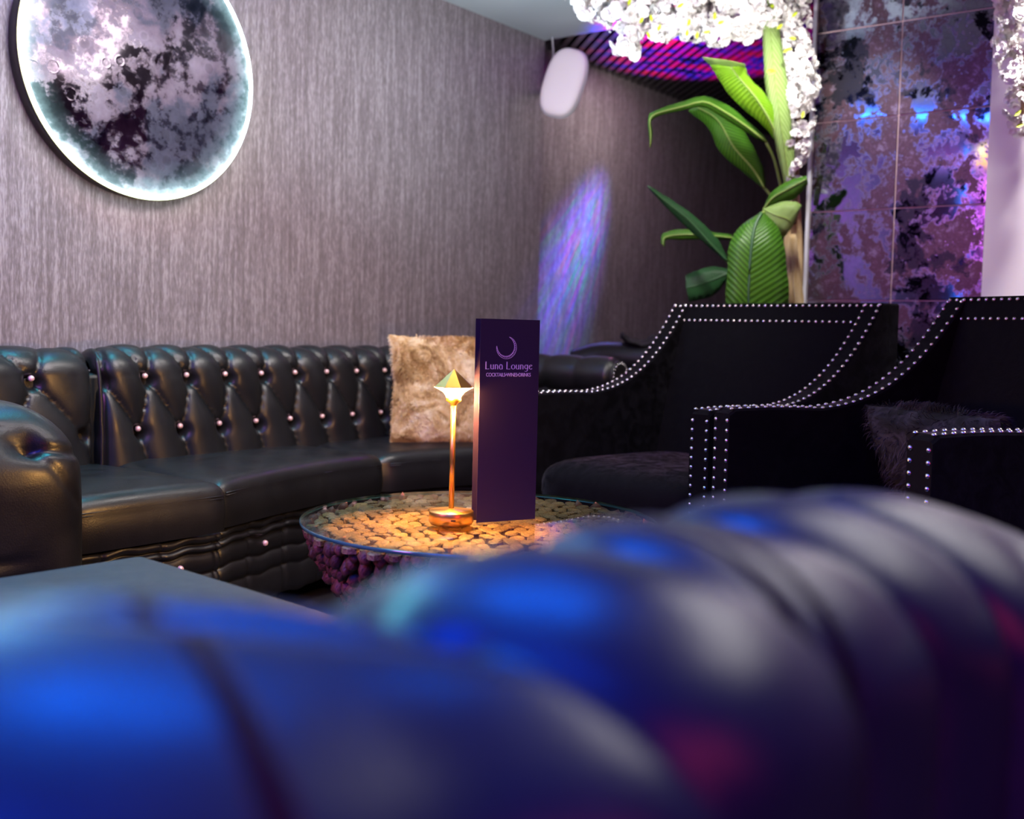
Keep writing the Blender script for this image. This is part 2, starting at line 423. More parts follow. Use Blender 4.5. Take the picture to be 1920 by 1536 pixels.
# left arm: fat block of leather with gathered pleats round a sunken button
def left_arm():
    t0, t1, u0, u1 = -.90, -.515, -.10, .665; zt = .695
    c = ((t0+t1)/2, (u0+u1)/2); hx, hy = (t1-t0)/2, (u1-u0)/2
    def f(x, y):
        # x round the plan (superellipse), y from floor to the middle of the top
        a = 2*PI*x; ca, sa = math.cos(a), math.sin(a); e = .42
        px = math.copysign(abs(ca)**e, ca); py = math.copysign(abs(sa)**e, sa)
        R = .17
        L1 = zt-R-.08; L = L1+R*PI/2+.03; s = y*L
        if s < L1: z = .08+s; k = 1; ins = 0
        else:
            an = min((s-L1)/R, PI/2); z = zt-R+R*math.sin(an); ins = R*(1-math.cos(an))
        kx = max(0, hx-ins)/hx; ky = max(0, hy-ins*.9)/hy
        if s >= L-.001: kx *= .02
        t = c[0]+hx*px*kx; u = c[1]+hy*py*ky
        # bulge of the padding and the pleats
        bul = .012*math.sin(PI*min(1, z/zt))
        t += bul*px; u += bul*py
        p = Vector((t, u, z))
        B = Vector((-.675, 0, .60)); q0 = Vector((t, 0, z)); h = 0
        if py > .2:
            fade = sm(py, .2, .8)
            h = -.028*math.exp(-((q0-B).length/.03)**2)*fade
            for (ex, ez) in [(-.84, .70), (-.53, .57), (-.56, .46), (-.72, .40)]:
                q = Vector((ex, 0, ez)); ax = q-B; tt = max(0, min(1, (q0-B).dot(ax)/ax.dot(ax))); dd = (q0-(B+ax*tt)).length
                h -= (.016 if ez > .5 else .006)*math.exp(-(dd/.010)**2)*(1-.6*tt)*fade
            for (a1, a2) in [((-.76, .36), (-.68, .28)), ((-.53, .555), (-.50, .545))]:
                p1 = Vector((a1[0], 0, a1[1])); ax = Vector((a2[0], 0, a2[1]))-p1; tt = max(0, min(1, (q0-p1).dot(ax)/ax.dot(ax))); dd = (q0-(p1+ax*tt)).length
                h -= .010*math.exp(-(dd/.008)**2)*fade
            h += .012*math.exp(-(((t+.70)/.12)**2+((z-.50)/.1)**2))*fade
        n = Vector((px*.5, py, .7 if s > L1 else 0)).normalized()
        p = p+n*h
        return TU(p.x, p.y, p.z)
    g = grid('armrest', f, 200, 90, M_leather, sofa, cu=True)
left_arm()
for (t, u) in [(-.8, .6), (-.8, 0), (1.7, .55), (1.75, 0), (.3, .3)]:
    l = lathe('foot', [(.022, 0), (.03, .03), (.026, .07)], 14, M_blackp, sofa); l.location = TU(t, u)

# ------------------------------------------------------------------ leather bench between the sofas
bench = empty('leather_bench', 'low black leather bench seat in front of the fat sofa arm, catching teal light', 'bench')
A = Vector((-.675, 1.95, 0)); e1 = Vector((.75, -.66, 0)).normalized(); e2 = Vector((-.66, -.75, 0)).normalized()
MB_ = Matrix(((e1.x, e2.x, 0, A.x), (e1.y, e2.y, 0, A.y), (0, 0, 1, 0), (0, 0, 0, 1)))
def mbox(name, x0, x1, y0, y1, z0, z1, mat, par, bev, M):
    bm = bmesh.new(); boxbm(bm, x0, x1, y0, y1, z0, z1, M); bmesh.ops.recalc_face_normals(bm, faces=bm.faces[:])
    if bev: bmesh.ops.bevel(bm, geom=bm.edges[:], offset=bev, segments=4, profile=.5, affect='EDGES')
    return from_bm(name, bm, mat, par, smooth=bool(bev))
mbox('cushion', 0, .85, 0, .62, .34, .45, M_bench, bench, .018, MB_)
mbox('base', .02, .83, .02, .60, .05, .34, M_bench, bench, .01, MB_)
for x, y in [(.06, .06), (.79, .06), (.06, .56), (.79, .56)]:
    l = lathe('foot', [(.018, 0), (.024, .05)], 12, M_blackp, bench); l.location = MB_ @ Vector((x, y, 0))

# ------------------------------------------------------------------ round root-wood table
table = empty('coffee_table', 'round root-wood drum table with a clear glass top, brass lamp on it', 'table', (-.065, 2.385, 0))
def wood():
    t = MT('cut_teak', rough=.55, spec=.4)
    oi = t.n('ShaderNodeObjectInfo'); mp = t.coord(); n = t.noise(mp, 5, 5, .65)
    ge = t.n('ShaderNodeNewGeometry'); ad = t.n('ShaderNodeMath', operation='ADD'); t.l(oi, 'Random', ad, 0); t.l(ge, 'Random Per Island', ad, 1); fc = t.n('ShaderNodeMath', operation='FRACT'); t.l(ad, 0, fc, 0)
    r = t.ramp(n, 'Fac', [(.34, (.11, .045, .018)), (.5, (.36, .18, .065)), (.70, (.58, .34, .15))])
    hs = t.n('ShaderNodeHueSaturation'); mr = t.n('ShaderNodeMapRange'); t.l(fc, 0, mr, 0); mr.inputs[3].default_value = .6; mr.inputs[4].default_value = 1.3
    t.l(mr, 0, hs, 'Value'); t.l(r, 0, hs, 'Color'); t.l(hs, 0, t.b, 'Base Color'); t.bump(n, 'Fac', .5, .003); return t.m
def rootwood():
    t = MT('root_bark', rough=.5, spec=.5)
    oi = t.n('ShaderNodeObjectInfo'); mp = t.coord(); n = t.noise(mp, 3, 4, .6)
    r = t.ramp(n, 'Fac', [(.3, (.08, .02, .012)), (.7, (.34, .10, .05))])
    hs = t.n('ShaderNodeHueSaturation'); mr = t.n('ShaderNodeMapRange'); t.l(oi, 'Random', mr, 0); mr.inputs[3].default_value = .5; mr.inputs[4].default_value = 1.3
    t.l(mr, 0, hs, 'Value'); t.l(r, 0, hs, 'Color'); t.l(hs, 0, t.b, 'Base Color'); t.bump(n, 'Fac', .6, .004); return t.m
M_wood = wood(); M_root = rootwood()
M_core = MT('table_core', color=(.012, .006, .004), rough=.9).m
def rprof(z):     # radius of the drum at height z
    return float(np.interp(z, [0, .05, .14, .25, .34, .40, .438], [.18, .17, .20, .275, .34, .375, .388]))
lathe('core', [(rprof(z)-.016, z) for z in (0, .05, .14, .25, .34, .40, .432)], 64, M_core, table)
def slice_mesh(k):
    rs = random.Random(k); n = 11; bm = bmesh.new(); rr = [1+rs.uniform(-.12, .12) for _ in range(n)]
    top = []; mid = []; bot = []
    for i in range(n):
        a = 2*PI*i/n; x, y = rr[i]*math.cos(a), rr[i]*.62*math.sin(a)
        bot.append(bm.verts.new((x, y, -.6))); mid.append(bm.verts.new((x, y, -.08+rs.uniform(-.03, .03)))); top.append(bm.verts.new((x*.84, y*.82, rs.uniform(0, .06))))
    for i in range(n):
        j = (i+1) % n; bm.faces.new((bot[i], bot[j], mid[j], mid[i])); bm.faces.new((mid[i], mid[j], top[j], top[i]))
    bm.faces.new(top)
    me = bpy.data.meshes.new('wood_slice'); bm.to_mesh(me); bm.free(); me.materials.append(M_wood)
    return me
SL = [slice_mesh(k) for k in range(8)]
# pack slices over the top with a relaxed scatter
def pack(R, dx, dy, seed):
    rs = random.Random(seed); pts = []; row = 0; y = -R
    while y < R:
        x = -R+(row % 2)*dx/2
        while x < R:
            px, py = x+rs.uniform(-.15, .15)*dx, y+rs.uniform(-.15, .15)*dy
            if math.hypot(px, py) < R: pts.append((px, py))
            x += dx
        y += dy; row += 1
    return pts
pts = pack(.387, .0350, .0455, 3)
pts.sort(key=lambda p: p[1])
print('slices', len(pts))
rs = random.Random(5)
bmx = bmesh.new(); nst = 0
for i, (x, y) in enumerate(pts):
    s = rs.uniform(.0242, .0280); rz = PI/2+rs.gauss(0, .3); z = .4435+rs.uniform(-.0015, .001)
    if i < 300:
        o = bpy.data.objects.new('wood_slice', SL[i % 8]); COL.objects.link(o); o.parent = table; o.location = (x, y, z); o.rotation_euler = (rs.gauss(0, .05), rs.gauss(0, .05), rz); o.scale = (s, s, .02)
    else:
        tm = bmesh.new(); tm.from_mesh(SL[i % 8]); tm.transform(Matrix.Translation((x, y, z)) @ Matrix.Rotation(rz, 4, 'Z') @ Matrix.Diagonal((s, s, .02, 1)))
        mm = bpy.data.meshes.new('tmp'); tm.to_mesh(mm); tm.free(); bmx.from_mesh(mm); bpy.data.meshes.remove(mm); nst += 1
if nst: stuff(from_bm('far_wood_slices', bmx, M_wood, table))
def knob_mesh(k):
    rs = random.Random(50+k); bm = bmesh.new(); bmesh.ops.create_icosphere(bm, subdivisions=1, radius=1)
    for v in bm.verts: v.co *= 1+rs.uniform(-.18, .18)
    me = bpy.data.meshes.new('root_stub'); bm.to_mesh(me); bm.free(); me.materials.append(M_root)
    me.polygons.foreach_set('use_smooth', [True]*len(me.polygons)); return me
KN = [knob_mesh(k) for k in range(8)]
cnt = 0; bmx = bmesh.new()
z = .431; row = 0
while z > .02:
    r = rprof(z); n = int(2*PI*r/.031)
    for i in range(n):
        a = 2*PI*(i+.5*(row % 2))/n+rs.uniform(-.03, .03); zz = z+rs.uniform(-.006, .006)
        front = math.sin(a) < .35
        M = Matrix.Translation(((r-.006)*math.cos(a), (r-.006)*math.sin(a), zz)) @ Matrix.Rotation(a, 4, 'Z') @ Matrix.Rotation(-.45+rs.gauss(0, .2), 4, 'Y') @ Matrix.Rotation(rs.gauss(0, .25), 4, 'X') @ Matrix.Diagonal((rs.uniform(.014, .019), rs.uniform(.012, .0155), rs.uniform(.015, .026), 1))
        if front and cnt < 290 and z > .2:
            o = bpy.data.objects.new('root_stub', KN[(i+row) % 8]); COL.objects.link(o); o.parent = table; o.matrix_local = M; cnt += 1
        else:
            tm = bmesh.new(); tm.from_mesh(KN[i % 8]); tm.transform(M); mm = bpy.data.meshes.new('tmp'); tm.to_mesh(mm); tm.free(); bmx.from_mesh(mm); bpy.data.meshes.remove(mm)
    z -= .030; row += 1
stuff(from_bm('lower_root_stubs', bmx, M_root, table, smooth=True))
def glassmat():
    t = MT('clear_glass'); nt = t.nt
    fr = t.n('ShaderNodeFresnel'); fr.inputs[0].default_value = 1.5
    tr = t.n('ShaderNodeBsdfTransparent'); tr.inputs[0].default_value = (.93, .98, .96, 1)
    gl = t.n('ShaderNodeBsdfGlossy'); gl.inputs['Roughness'].default_value = .015
    mx = t.n('ShaderNodeMixShader'); t.l(fr, 0, mx, 0); t.l(tr, 0, mx, 1); t.l(gl, 0, mx, 2); t.l(mx, 0, nt.nodes['Material Output'], 0); return t.m
M_gedge = MT('glass_edge', color=(.05, .16, .13), rough=.1, spec=.8, coat=.5).m
M_glass = glassmat()
mesh('glass_top', [(.3985*math.cos(2*PI*k/128), .3985*math.sin(2*PI*k/128), .4545) for k in range(128)], [tuple(range(128))], M_glass, table, smooth=False)
lathe('glass_edge', [(.3975, .4465), (.4, .4475), (.4, .4535), (.3985, .4545)], 128, M_gedge, table, cap=False)
TZ = .4545
# ------------------------------------------------------------------ brass lamp
lamp = empty('table_lamp', 'lit brass cordless lamp with a pointed faceted shade on the glass table', 'lamp', (-.126, 2.308, TZ))
lathe('base', [(.046, 0), (.046, .003), (.0485, .004), (.0485, .027), (.0475, .0285), (.012, .031), (.008, .034)], 56, M_brass, lamp)
lathe('base_pad', [(.043, .0004), (.045, .002)], 40, M_blackp, lamp)
lathe('pole', [(.0058, .03), (.0058, .262)], 20, M_brass, lamp)
lathe('neck', [(.006, .258), (.008, .262), (.013, .266), (.0165, .268), (.0165, .276)], 32, M_brass, lamp)
sh = lathe('lamp_shade', [(.0435, .298), (.0435, .2995), (.0008, .337)], 8, M_brass, lamp, smooth=False)
sh.rotation_euler = (0, 0, .25)
em = MT('warm_diffuser', color=(1, .9, .7), rough=.4, emit=(1, .62, .22), emits=50)
lathe('diffuser', [(.0155, .276), (.018, .281), (.024, .288), (.034, .294), (.0425, .2975)], 40, em.m, lamp)
box('charge_port', -.005, .005, -.0492, -.0478, .0125, .0155, M_blackp, lamp).location = (.0, 0, 0)
lamp.rotation_euler = (0, 0, .15)
for k in range(3):
    pl = bpy.data.lights.new('lamp_glow', 'POINT'); pl.energy = 9; pl.color = (1, .5, .12); pl.shadow_soft_size = .005
    a = PI/2+.6+2*PI*k/3
    plo = bpy.data.objects.new('lamp_glow', pl); COL.objects.link(plo); plo.location = (-.126+.034*math.cos(a), 2.308+.034*math.sin(a), TZ+.2765)

# ------------------------------------------------------------------ menu card
menu = empty('menu_card', 'tall folded dark purple drinks menu standing on the glass table', 'menu', (-.071, 2.318, TZ+.0005), .48)
M_card = MT('purple_card', color=(.026, .012, .038), rough=.6, spec=.25).m
M_ink = MT('lilac_ink', color=(.9, .72, .9), rough=.5).m
CW, CH = .1465, .4475
box('front_leaf', 0, CW, 0, .0012, 0, CH, M_card, menu)
bl = box('rear_leaf', -CW, 0, 0, .0012, 0, CH, M_card, menu); bl.location = (CW, .0014, 0); bl.rotation_euler = (0, 0, -.21)
def strokes(name, S_, mat, parent, y=-.0007):
    """flat lettering from polylines with a width at each point: [(x,z,w),...]"""
    vs = []; fs = []
    for P in S_:
        b = len(vs); m = len(P)
        for i, (x, z, ww) in enumerate(P):
            x0, z0, _ = P[max(i-1, 0)]; x1, z1, _ = P[min(i+1, m-1)]
            dx, dz = x1-x0, z1-z0; L = math.hypot(dx, dz) or 1; nx, nz = -dz/L, dx/L
            for yy in (y, -.00002): vs += [(x+nx*ww/2, yy, z+nz*ww/2), (x-nx*ww/2, yy, z-nz*ww/2)]
        for i in range(m-1):
            a = b+4*i; c = a+4
            fs += [(a, a+1, c+1, c), (a+2, c+2, c+3, a+3), (a, c, c+2, a+2), (a+1, a+3, c+3, c+1)]
        fs += [(b, b+2, b+3, b+1), (b+4*(m-1), b+4*(m-1)+1, b+4*(m-1)+3, b+4*(m-1)+2)]
    return mesh(name, vs, fs, mat, parent, smooth=False)
def arc(cx, cz, rx, rz, a0, a1, wthin, wthick, n=14):
    out = []
    for i in range(n+1):
        a = math.radians(a0+(a1-a0)*i/n)
        out.append((cx+rx*math.cos(a), cz+rz*math.sin(a), wthin+(wthick-wthin)*abs(math.cos(a))**1.5))
    return out
def glyph(ch):
    """strokes on a 1-high cap box; returns (strokes, advance)"""
    T, t = .12, .045
    if ch == 'L': return [[(.08, 0, T), (.08, 1, T)], [(.08, .03, t), (.26, .03, t), (.36, .03, t*1.2)], [(.36, .0, .03), (.40, .10, .02)]], .50
    if ch == 'u': return [[(.06, .62, T), (.06, .2, T), (.09, .06, T*.8), (.18, .02, t), (.27, .08, t)], [(.31, .62, T), (.31, 0, T)]], .44
    if ch == 'n': return [[(.06, 0, T), (.06, .62, T)], [(.08, .55, t), (.18, .61, t), (.27, .55, T*.8), (.30, .42, T), (.30, 0, T)]], .43
    if ch == 'a': return [arc(.18, .30, .14, .30, 60, 300, t, T), [(.06, .60, t), (.18, .635, t), (.28, .58, T*.8), (.32, .45, T), (.32, 0, T)]], .45
    if ch == 'o': return [arc(.21, .31, .17, .29, 0, 360, t, T, 26)], .46
    if ch == 'g': return [arc(.19, .33, .14, .27, 0, 360, t, T, 22), [(.34, .62, T), (.34, .0, T), (.30, -.2, T*.8), (.18, -.3, t), (.05, -.24, t)]], .46
    if ch == 'e': return [arc(.21, .31, .16, .29, 40, 320, t, T, 22), [(.07, .36, t), (.2, .40, t), (.33, .5, t)]], .42
    return [], .26
def lettering(txt, x0, z0, h, width):
    adv = sum(glyph(c)[1] for c in txt); kx = width/adv; out = []; x = x0
    for c in txt:
        st, a = glyph(c)
        for P in st: out.append([(x+p[0]*kx, z0+p[1]*h, p[2]*h*.95) for p in P])
        x += a*kx
    return out
strokes('title_lettering', lettering('Luna Lounge', .0125, .3375, .0165, .1185), M_ink, menu)
# crescent made of an outer line, an inner line and a row of beads
cx, cz, Rr = .064, .385, .0245
out = arc(cx, cz, Rr, Rr, 172, 435, .0009, .0009, 50); out = [(x, z, .0008) for x, z, _ in out]
inner = []
for i in range(51):
    f_ = i/50; a = math.radians(172+(435-172)*f_); rr = Rr-.0058*max(0, math.sin(PI*f_))**.7
    inner.append((cx+rr*math.cos(a), cz+rr*math.sin(a), .0009))
beads = []
for i in range(24):
    f_ = (i+1)/25; a = math.radians(172+(435-172)*f_); d_ = .0058*max(0, math.sin(PI*f_))**.7
    r1, r2 = Rr-d_-.0006, Rr-d_*.35
    a2 = a+.05
    beads.append([(cx+r1*math.cos(a), cz+r1*math.sin(a), .0019*math.sin(PI*f_)+.0004), (cx+r2*math.cos(a2), cz+r2*math.sin(a2), .0006)])
strokes('crescent_emblem', [out, inner]+beads, M_ink, menu)
cu = bpy.data.curves.new('small_lettering', 'FONT'); cu.body = 'COCKTAILS\u2022WINES\u2022DRINKS'; cu.size = .0115; cu.extrude = .0003; cu.space_character = .92
tmpo = bpy.data.objects.new('tmp_text', cu); COL.objects.link(tmpo)
bpy.context.view_layer.update()
me = bpy.data.meshes.new_from_object(tmpo.evaluated_get(bpy.context.evaluated_depsgraph_get())); bpy.data.objects.remove(tmpo)
xs = [v.co.x for v in me.vertices]; x0_, x1_ = min(xs), max(xs)
me.materials.clear(); me.materials.append(M_ink)
so = bpy.data.objects.new('small_lettering', me); COL.objects.link(so); so.parent = menu
so.rotation_euler = (PI/2, 0, 0); so.scale = (.1105/(x1_-x0_), 1, 1); so.location = (.0155-x0_*.1105/(x1_-x0_), -.0004, .3215)

# ------------------------------------------------------------------ armchairs
def armchair(name, label, cx, cy, ang, w, D, fl, za, zb_, group):
    """(cx, cy) middle of the front; faces along ang; local x = towards the chair's far arm, y = backwards"""
    c = empty(name, label, 'chair', (0, 0, 0), 0, group)
    f = Vector((math.cos(ang), math.sin(ang), 0)); s = Vector((f.y, -f.x, 0)); c.location = (cx, cy, 0)
    def L(x, y, z): return s*x-f*y+Vector((0, 0, z))
    y0 = .30; th = .068
    def rim(y):       # height of the side's top edge
        if y <= y0: return za+.004*math.sin(PI*y/y0)
        k = (y-y0)/(D-y0); return za+(zb_-za)*(.12*k+.88*k**2.4)
    ys = [0, .02]+[y0*k/6 for k in range(1, 7)]+[y0+(D-y0)*k/22 for k in range(1, 23)]
    for sd_ in (1, -1):
        vs = []; fs = []
        for y in ys+[D+.09]:
            z = rim(min(y, D)); wd = w/2+fl*(y/D)**1.5
            if y == 0: z -= .012
            xa, xb = sd_*(wd-th/2), sd_*(wd+th/2)
            vs += [L(xa, y, .10), L(xb, y, .10), L(xb, y, z-.006), L(xb-sd_*.006, y, z), L(xa+sd_*.006, y, z), L(xa, y, z-.006)]
        m = len(ys)+1
        for i in range(m-1):
            for k in range(6): fs.append((i*6+k, i*6+(k+1) % 6, (i+1)*6+(k+1) % 6, (i+1)*6+k))
        fs.append(tuple(range(6))); fs.append(tuple((m-1)*6+k for k in range(6)))
        o = mesh('side_panel', vs, fs, M_velvet, c, smooth=False)
        bm = bmesh.new(); bm.from_mesh(o.data); bmesh.ops.recalc_face_normals(bm, faces=bm.faces[:]); bm.to_mesh(o.data); bm.free()
        # nails along both edges of the rim, evenly by arc length
        P = []; y = .012
        last = Vector((0, .012, rim(.012))); acc = 0; P.append(last.copy())
        while y < D-.005:
            y += .001; q = Vector((0, y, rim(y))); acc += (q-last).length; last = q
            if acc >= .0262: P.append(q.copy()); acc = 0
        for q in P:
            dy = .002; sl = (rim(min(q.y+dy, D))-rim(max(q.y-dy, 0)))/(2*dy) if q.y > .02 else 0
            nrm = (L(0, -sl, 1)).normalized(); wd = w/2+fl*(q.y/D)**1.5
            for k in (-1, 1):
                o2 = inst(nail0, 'nail', L(sd_*wd+k*(th/2-.009), q.y, q.z), nrm.to_track_quat('Z', 'Y').to_euler(), c)
        z = za-.03
        while z > .16:
            for k in (-1, 1):
                inst(nail0, 'nail', L(sd_*w/2+k*(th/2-.009), 0, z), f.to_track_quat('Z', 'Y').to_euler(), c)
            z -= .0262
    wb = w/2+fl-th/2
    # back: slopes from the seat up to the top edge
    yb = D-.17
    def bf(x, y):
        X = (x-.5)*2*(wb+.004); z = .36+(zb_-.36)*y; k = y
        yy = yb+(D-yb)*k**1.3; yy -= .02*math.sin(PI*y)*math.sin(PI*x)
        return L(X, yy, z)
    mvs = []; N1, N2 = 14, 16
    for i in range(N1):
        for j in range(N2): mvs.append(bf(i/(N1-1), j/(N2-1)))
    base_n = len(mvs)
    for i in range(N1):
        for j in range(N2):
            X = (i/(N1-1)-.5)*2*(wb+.004); mvs.append(L(X, D+.09, .10 if j == 0 else .36+(zb_-.36)*j/(N2-1)))
    mf = []
    for i in range(N1-1):
        for j in range(N2-1):
            a, b, d_, e = i*N2+j, (i+1)*N2+j, (i+1)*N2+j+1, i*N2+j+1
            mf.append((a, b, d_, e)); mf.append((base_n+e, base_n+d_, base_n+b, base_n+a))
        mf.append((i*N2+N2-1, (i+1)*N2+N2-1, base_n+(i+1)*N2+N2-1, base_n+i*N2+N2-1))
        mf.append((base_n+i*N2, base_n+(i+1)*N2, (i+1)*N2, i*N2))
    o = mesh('backrest', mvs, mf, M_velvet, c, smooth=False)
    bn = (L(0, -1, .18)).normalized().to_track_quat('Z', 'Y').to_euler()
    nx = int(2*(wb+th)/.0262)
    for k in range(nx+1):
        X = -(wb+th-.012)+2*(wb+th-.012)*k/nx
        inst(nail0, 'nail', L(X, D-.006, zb_-.010), bn, c)
    nx = int(2*(wb)/.0262)
    for k in range(nx+1):
        X = -(wb-.004)+2*(wb-.004)*k/nx; p = bf(.5+X/(2*wb+.008), 1-.064/(zb_-.36))
        inst(nail0, 'nail', p+f*.001, bn, c)
    # seat deck, loose cushion
    def cush(nm, xh, ya, yb2, z0, z1, ex=.35, lean=0):
        def g(x, y):
            a = 2*PI*x; b = -PI/2+PI*y; e = ex
            sg = lambda v, q: math.copysign(abs(v)**q, v)
            X = xh*sg(math.cos(b), e)*sg(math.cos(a), e); Y = (yb2-ya)/2*sg(math.cos(b), e)*sg(math.sin(a), e); Z = (z1-z0)/2*sg(math.sin(b), .7)
            Zc = (z0+z1)/2+Z; return L(X, (ya+yb2)/2+Y+lean*(Zc-z0), Zc)
        return grid(nm, g, 48, 20, M_velvet, c, cu=True)
    cush('seat_cushion', w/2-th/2-.004, -.01, yb+.02, .28, .47)
    o = mesh('seat_base', [L(x, y, z) for z in (.10, .29) for x, y in [(-w/2+th/2, .01), (w/2-th/2, .01), (w/2-th/2, D), (-w/2+th/2, D)]],
         [(0, 1, 2, 3), (4, 5, 6, 7), (0, 1, 5, 4), (1, 2, 6, 5), (2, 3, 7, 6), (3, 0, 4, 7)], M_velvet, c, smooth=False)
    for x in (-1, 1):
        for y in (.04, D): 
            l = lathe('leg', [(.016, 0), (.022, .10)], 10, M_blackp, c); l.location = L(x*w/2, y, 0)
    return c, L
k1, k2 = 1.03, .96
G = 'studded black velvet armchairs'
ch1, L1 = armchair('armchair', 'studded black velvet armchair farther from camera, back below the banana leaves', .269*k1, 3.13*k1, 3.855, .747, .82, .029, .670, .994, G)
ch2, L2 = armchair('armchair', 'studded black velvet armchair at the right edge, holding the furry black cushion', .721*k2, 2.579*k2, 3.565, .685, .80, -.012, .687, 1.005, G)

# ------------------------------------------------------------------ cushions with fur
def cushion(name, label, cx, cy, cz, wx, wz, dp, ang, lean, matb, matf, flen, nf, roll=0):
    c = empty(name, label, 'cushion', (cx, cy, cz), 0)
    M = Matrix.Rotation(ang, 4, 'Z') @ Matrix.Rotation(-lean, 4, 'X') @ Matrix.Rotation(roll, 4, 'Y')
    def P(x, z, side):
        e = (1-abs(x)**3.2)*(1-abs(z)**3.2); th = dp*max(e, 0)**.5
        pin = 1-.05*(1-abs(x)**2)*(abs(z)**4); pin2 = 1-.05*(1-abs(z)**2)*(abs(x)**4)
        return Vector((x*wx*pin2, side*th, z*wz*pin))
    vs = []; fs = []; N = 26
    for sd_ in (-1, 1):
        for i in range(N+1):
            for j in range(N+1): vs.append(M @ P(-1+2*i/N, -1+2*j/N, sd_))
    K = (N+1)**2
    for b in (0, K):
        for i in range(N):
            for j in range(N):
                q = (b+i*(N+1)+j, b+(i+1)*(N+1)+j, b+(i+1)*(N+1)+j+1, b+i*(N+1)+j+1); fs.append(q if b == 0 else q[::-1])
    mesh('cover', vs, fs, matb, c)
    rs2 = random.Random(11); hv = []; hf = []
    for k in range(nf):
        x, z = rs2.uniform(-1, 1), rs2.uniform(-1, 1); sd_ = -1 if rs2.random() < .9 else 1
        if rs2.random() < .12:
            if rs2.random() < .5: x = rs2.choice((-1, 1))*rs2.uniform(.97, 1)
            else: z = rs2.choice((-1, 1))*rs2.uniform(.97, 1)
        p = P(x, z, sd_)
        n = Vector((x**3*.8, sd_*(.6), z**3*.8)).normalized()
        sw = Vector((math.sin(x*5+z*3), 0, math.cos(z*6+x*4)-.8))*.8
        d = (n+sw*.8+Vector((rs2.gauss(0, .35), rs2.gauss(0, .35), rs2.gauss(0, .35)))).normalized()
        a = d.cross(Vector((0, 1, 0))).normalized()*.0011
        b = len(hv); l = flen*rs2.uniform(.5, 1.1)
        mid = p+d*l*.55+n*.001; tip = p+d*l+Vector((0, 0, -l*.25))
        hv += [M @ (p-a), M @ (p+a), M @ (mid+a*.8), M @ (mid-a*.8), M @ tip]; hf += [(b, b+1, b+2, b+3), (b+3, b+2, b+4)]
    stuff(mesh('fur', hv, hf, matf, c, smooth=False))
    return c
def furmat(name, a, b, c_):
    t = MT(name, rough=.7, spec=.2); mp = t.coord(); n = t.noise(mp, 9, 5, .7, 1.0)
    r = t.ramp(n, 'Fac', [(.36, a), (.47, b), (.62, c_)]); t.l(r, 0, t.b, 'Base Color'); return t.m
M_fur = furmat('tawny_fur', (.22, .11, .04), (.62, .42, .20), (.88, .76, .55))
M_bfur = furmat('black_fur', (.004, .004, .005), (.012, .013, .016), (.05, .055, .065))
cushion('fur_cushion', 'tawny faux-fur cushion leaning in the sofa corner behind the lamp', -.245, 3.98, .655, .205, .195, .075, .28, .14, M_fur, M_fur, .022, 26000)
q = Vector(ch2.location)+L2(.04, .47, .585)
cushion('fur_cushion', 'furry black cushion resting on the armchair at the right edge', q.x, q.y, q.z, .22, .13, .07, 3.565-PI*1.5+PI, .5, M_bfur, M_bfur, .03, 9000)

# ------------------------------------------------------------------ moon mirror
mt = solve_t(-.3555, WU)
moon = empty('moon_mirror', 'large round moon-patterned mirror with a glowing white rim on the wallpaper', 'mirror')
mc = TU(mt, WU, 1.72)
moon.location = mc
rot = UD.to_track_quat('Z', 'Y').to_euler(); moon.rotation_euler = rot
MR = .436
def moonmat():
    t = MT('moon_glass', rough=.12, metal=1)
    mp = t.coord((1, 1, 1)); n1 = t.noise(mp, 3.2, 8, .62, .25)
    n2 = t.noise(mp, 9, 8, .7, .1)
    maria = t.ramp(n1, 'Fac', [(.36, (.27, .24, .30)), (.50, (.16, .125, .17)), (.55, (.07, .07, .11)), (.70, (.02, .025, .05))])
    v = t.n('ShaderNodeTexVoronoi'); v.inputs['Scale'].default_value = 16; t.l(mp, 0, v, 'Vector')
    cr = t.ramp(v, 'Distance', [(.0, .35), (.26, .45), (.32, 1), (.38, .75), (.6, .7)])
    m1 = t.n('ShaderNodeMixRGB', blend_type='MULTIPLY'); m1.inputs['Fac'].default_value = .55; t.l(maria, 0, m1, 1); t.l(cr, 0, m1, 2)
    sp_ = t.ramp(n2, 'Fac', [(.35, .55), (.65, 1.15)])
    m2 = t.n('ShaderNodeMixRGB', blend_type='MULTIPLY'); m2.inputs['Fac'].default_value = .8; t.l(m1, 0, m2, 1); t.l(sp_, 0, m2, 2)
    t.l(m2, 0, t.b, 'Base Color')
    rr = t.ramp(n2, 'Fac', [(.45, .06), (.56, .42)]); t.l(rr, 0, t.b, 'Roughness')
    mm = t.ramp(n2, 'Fac', [(.45, 1.), (.56, .35)]); t.l(mm, 0, t.b, 'Metallic')
    t.bump(cr, 0, .12, .002)
    # frosted rim lit from behind by the LED ring
    tc = t.n('ShaderNodeTexCoord'); ln = t.n('ShaderNodeVectorMath', operation='LENGTH')
    sx = t.n('ShaderNodeMapping'); sx.inputs['Scale'].default_value = (1, 1, 0); t.l(tc, 'Object', sx, 0); t.l(sx, 0, ln, 0)
    ad = t.n('ShaderNodeMath', operation='MULTIPLY_ADD'); t.l(n2, 'Fac', ad, 0); ad.inputs[1].default_value = .10; t.l(ln, 'Value', ad, 2)
    g = t.ramp(ad, 0, [(.375, (0, 0, 0)), (.42, (.03, .05, .055)), (.455, (.16, .26, .28)), (.478, (.7, .95, 1))])
    t.l(g, 0, t.b, 'Emission Color'); t.b.inputs['Emission Strength'].default_value = 1.6
    return t.m
lathe('casing', [(MR-.012, .002), (MR-.004, .004), (MR-.002, .058), (MR-.006, .062)], 128, M_blackp, moon)
lathe('moon_glass', [(MR-.008, .0625), (MR-.011, .0665)], 128, moonmat(), moon, smooth=False)
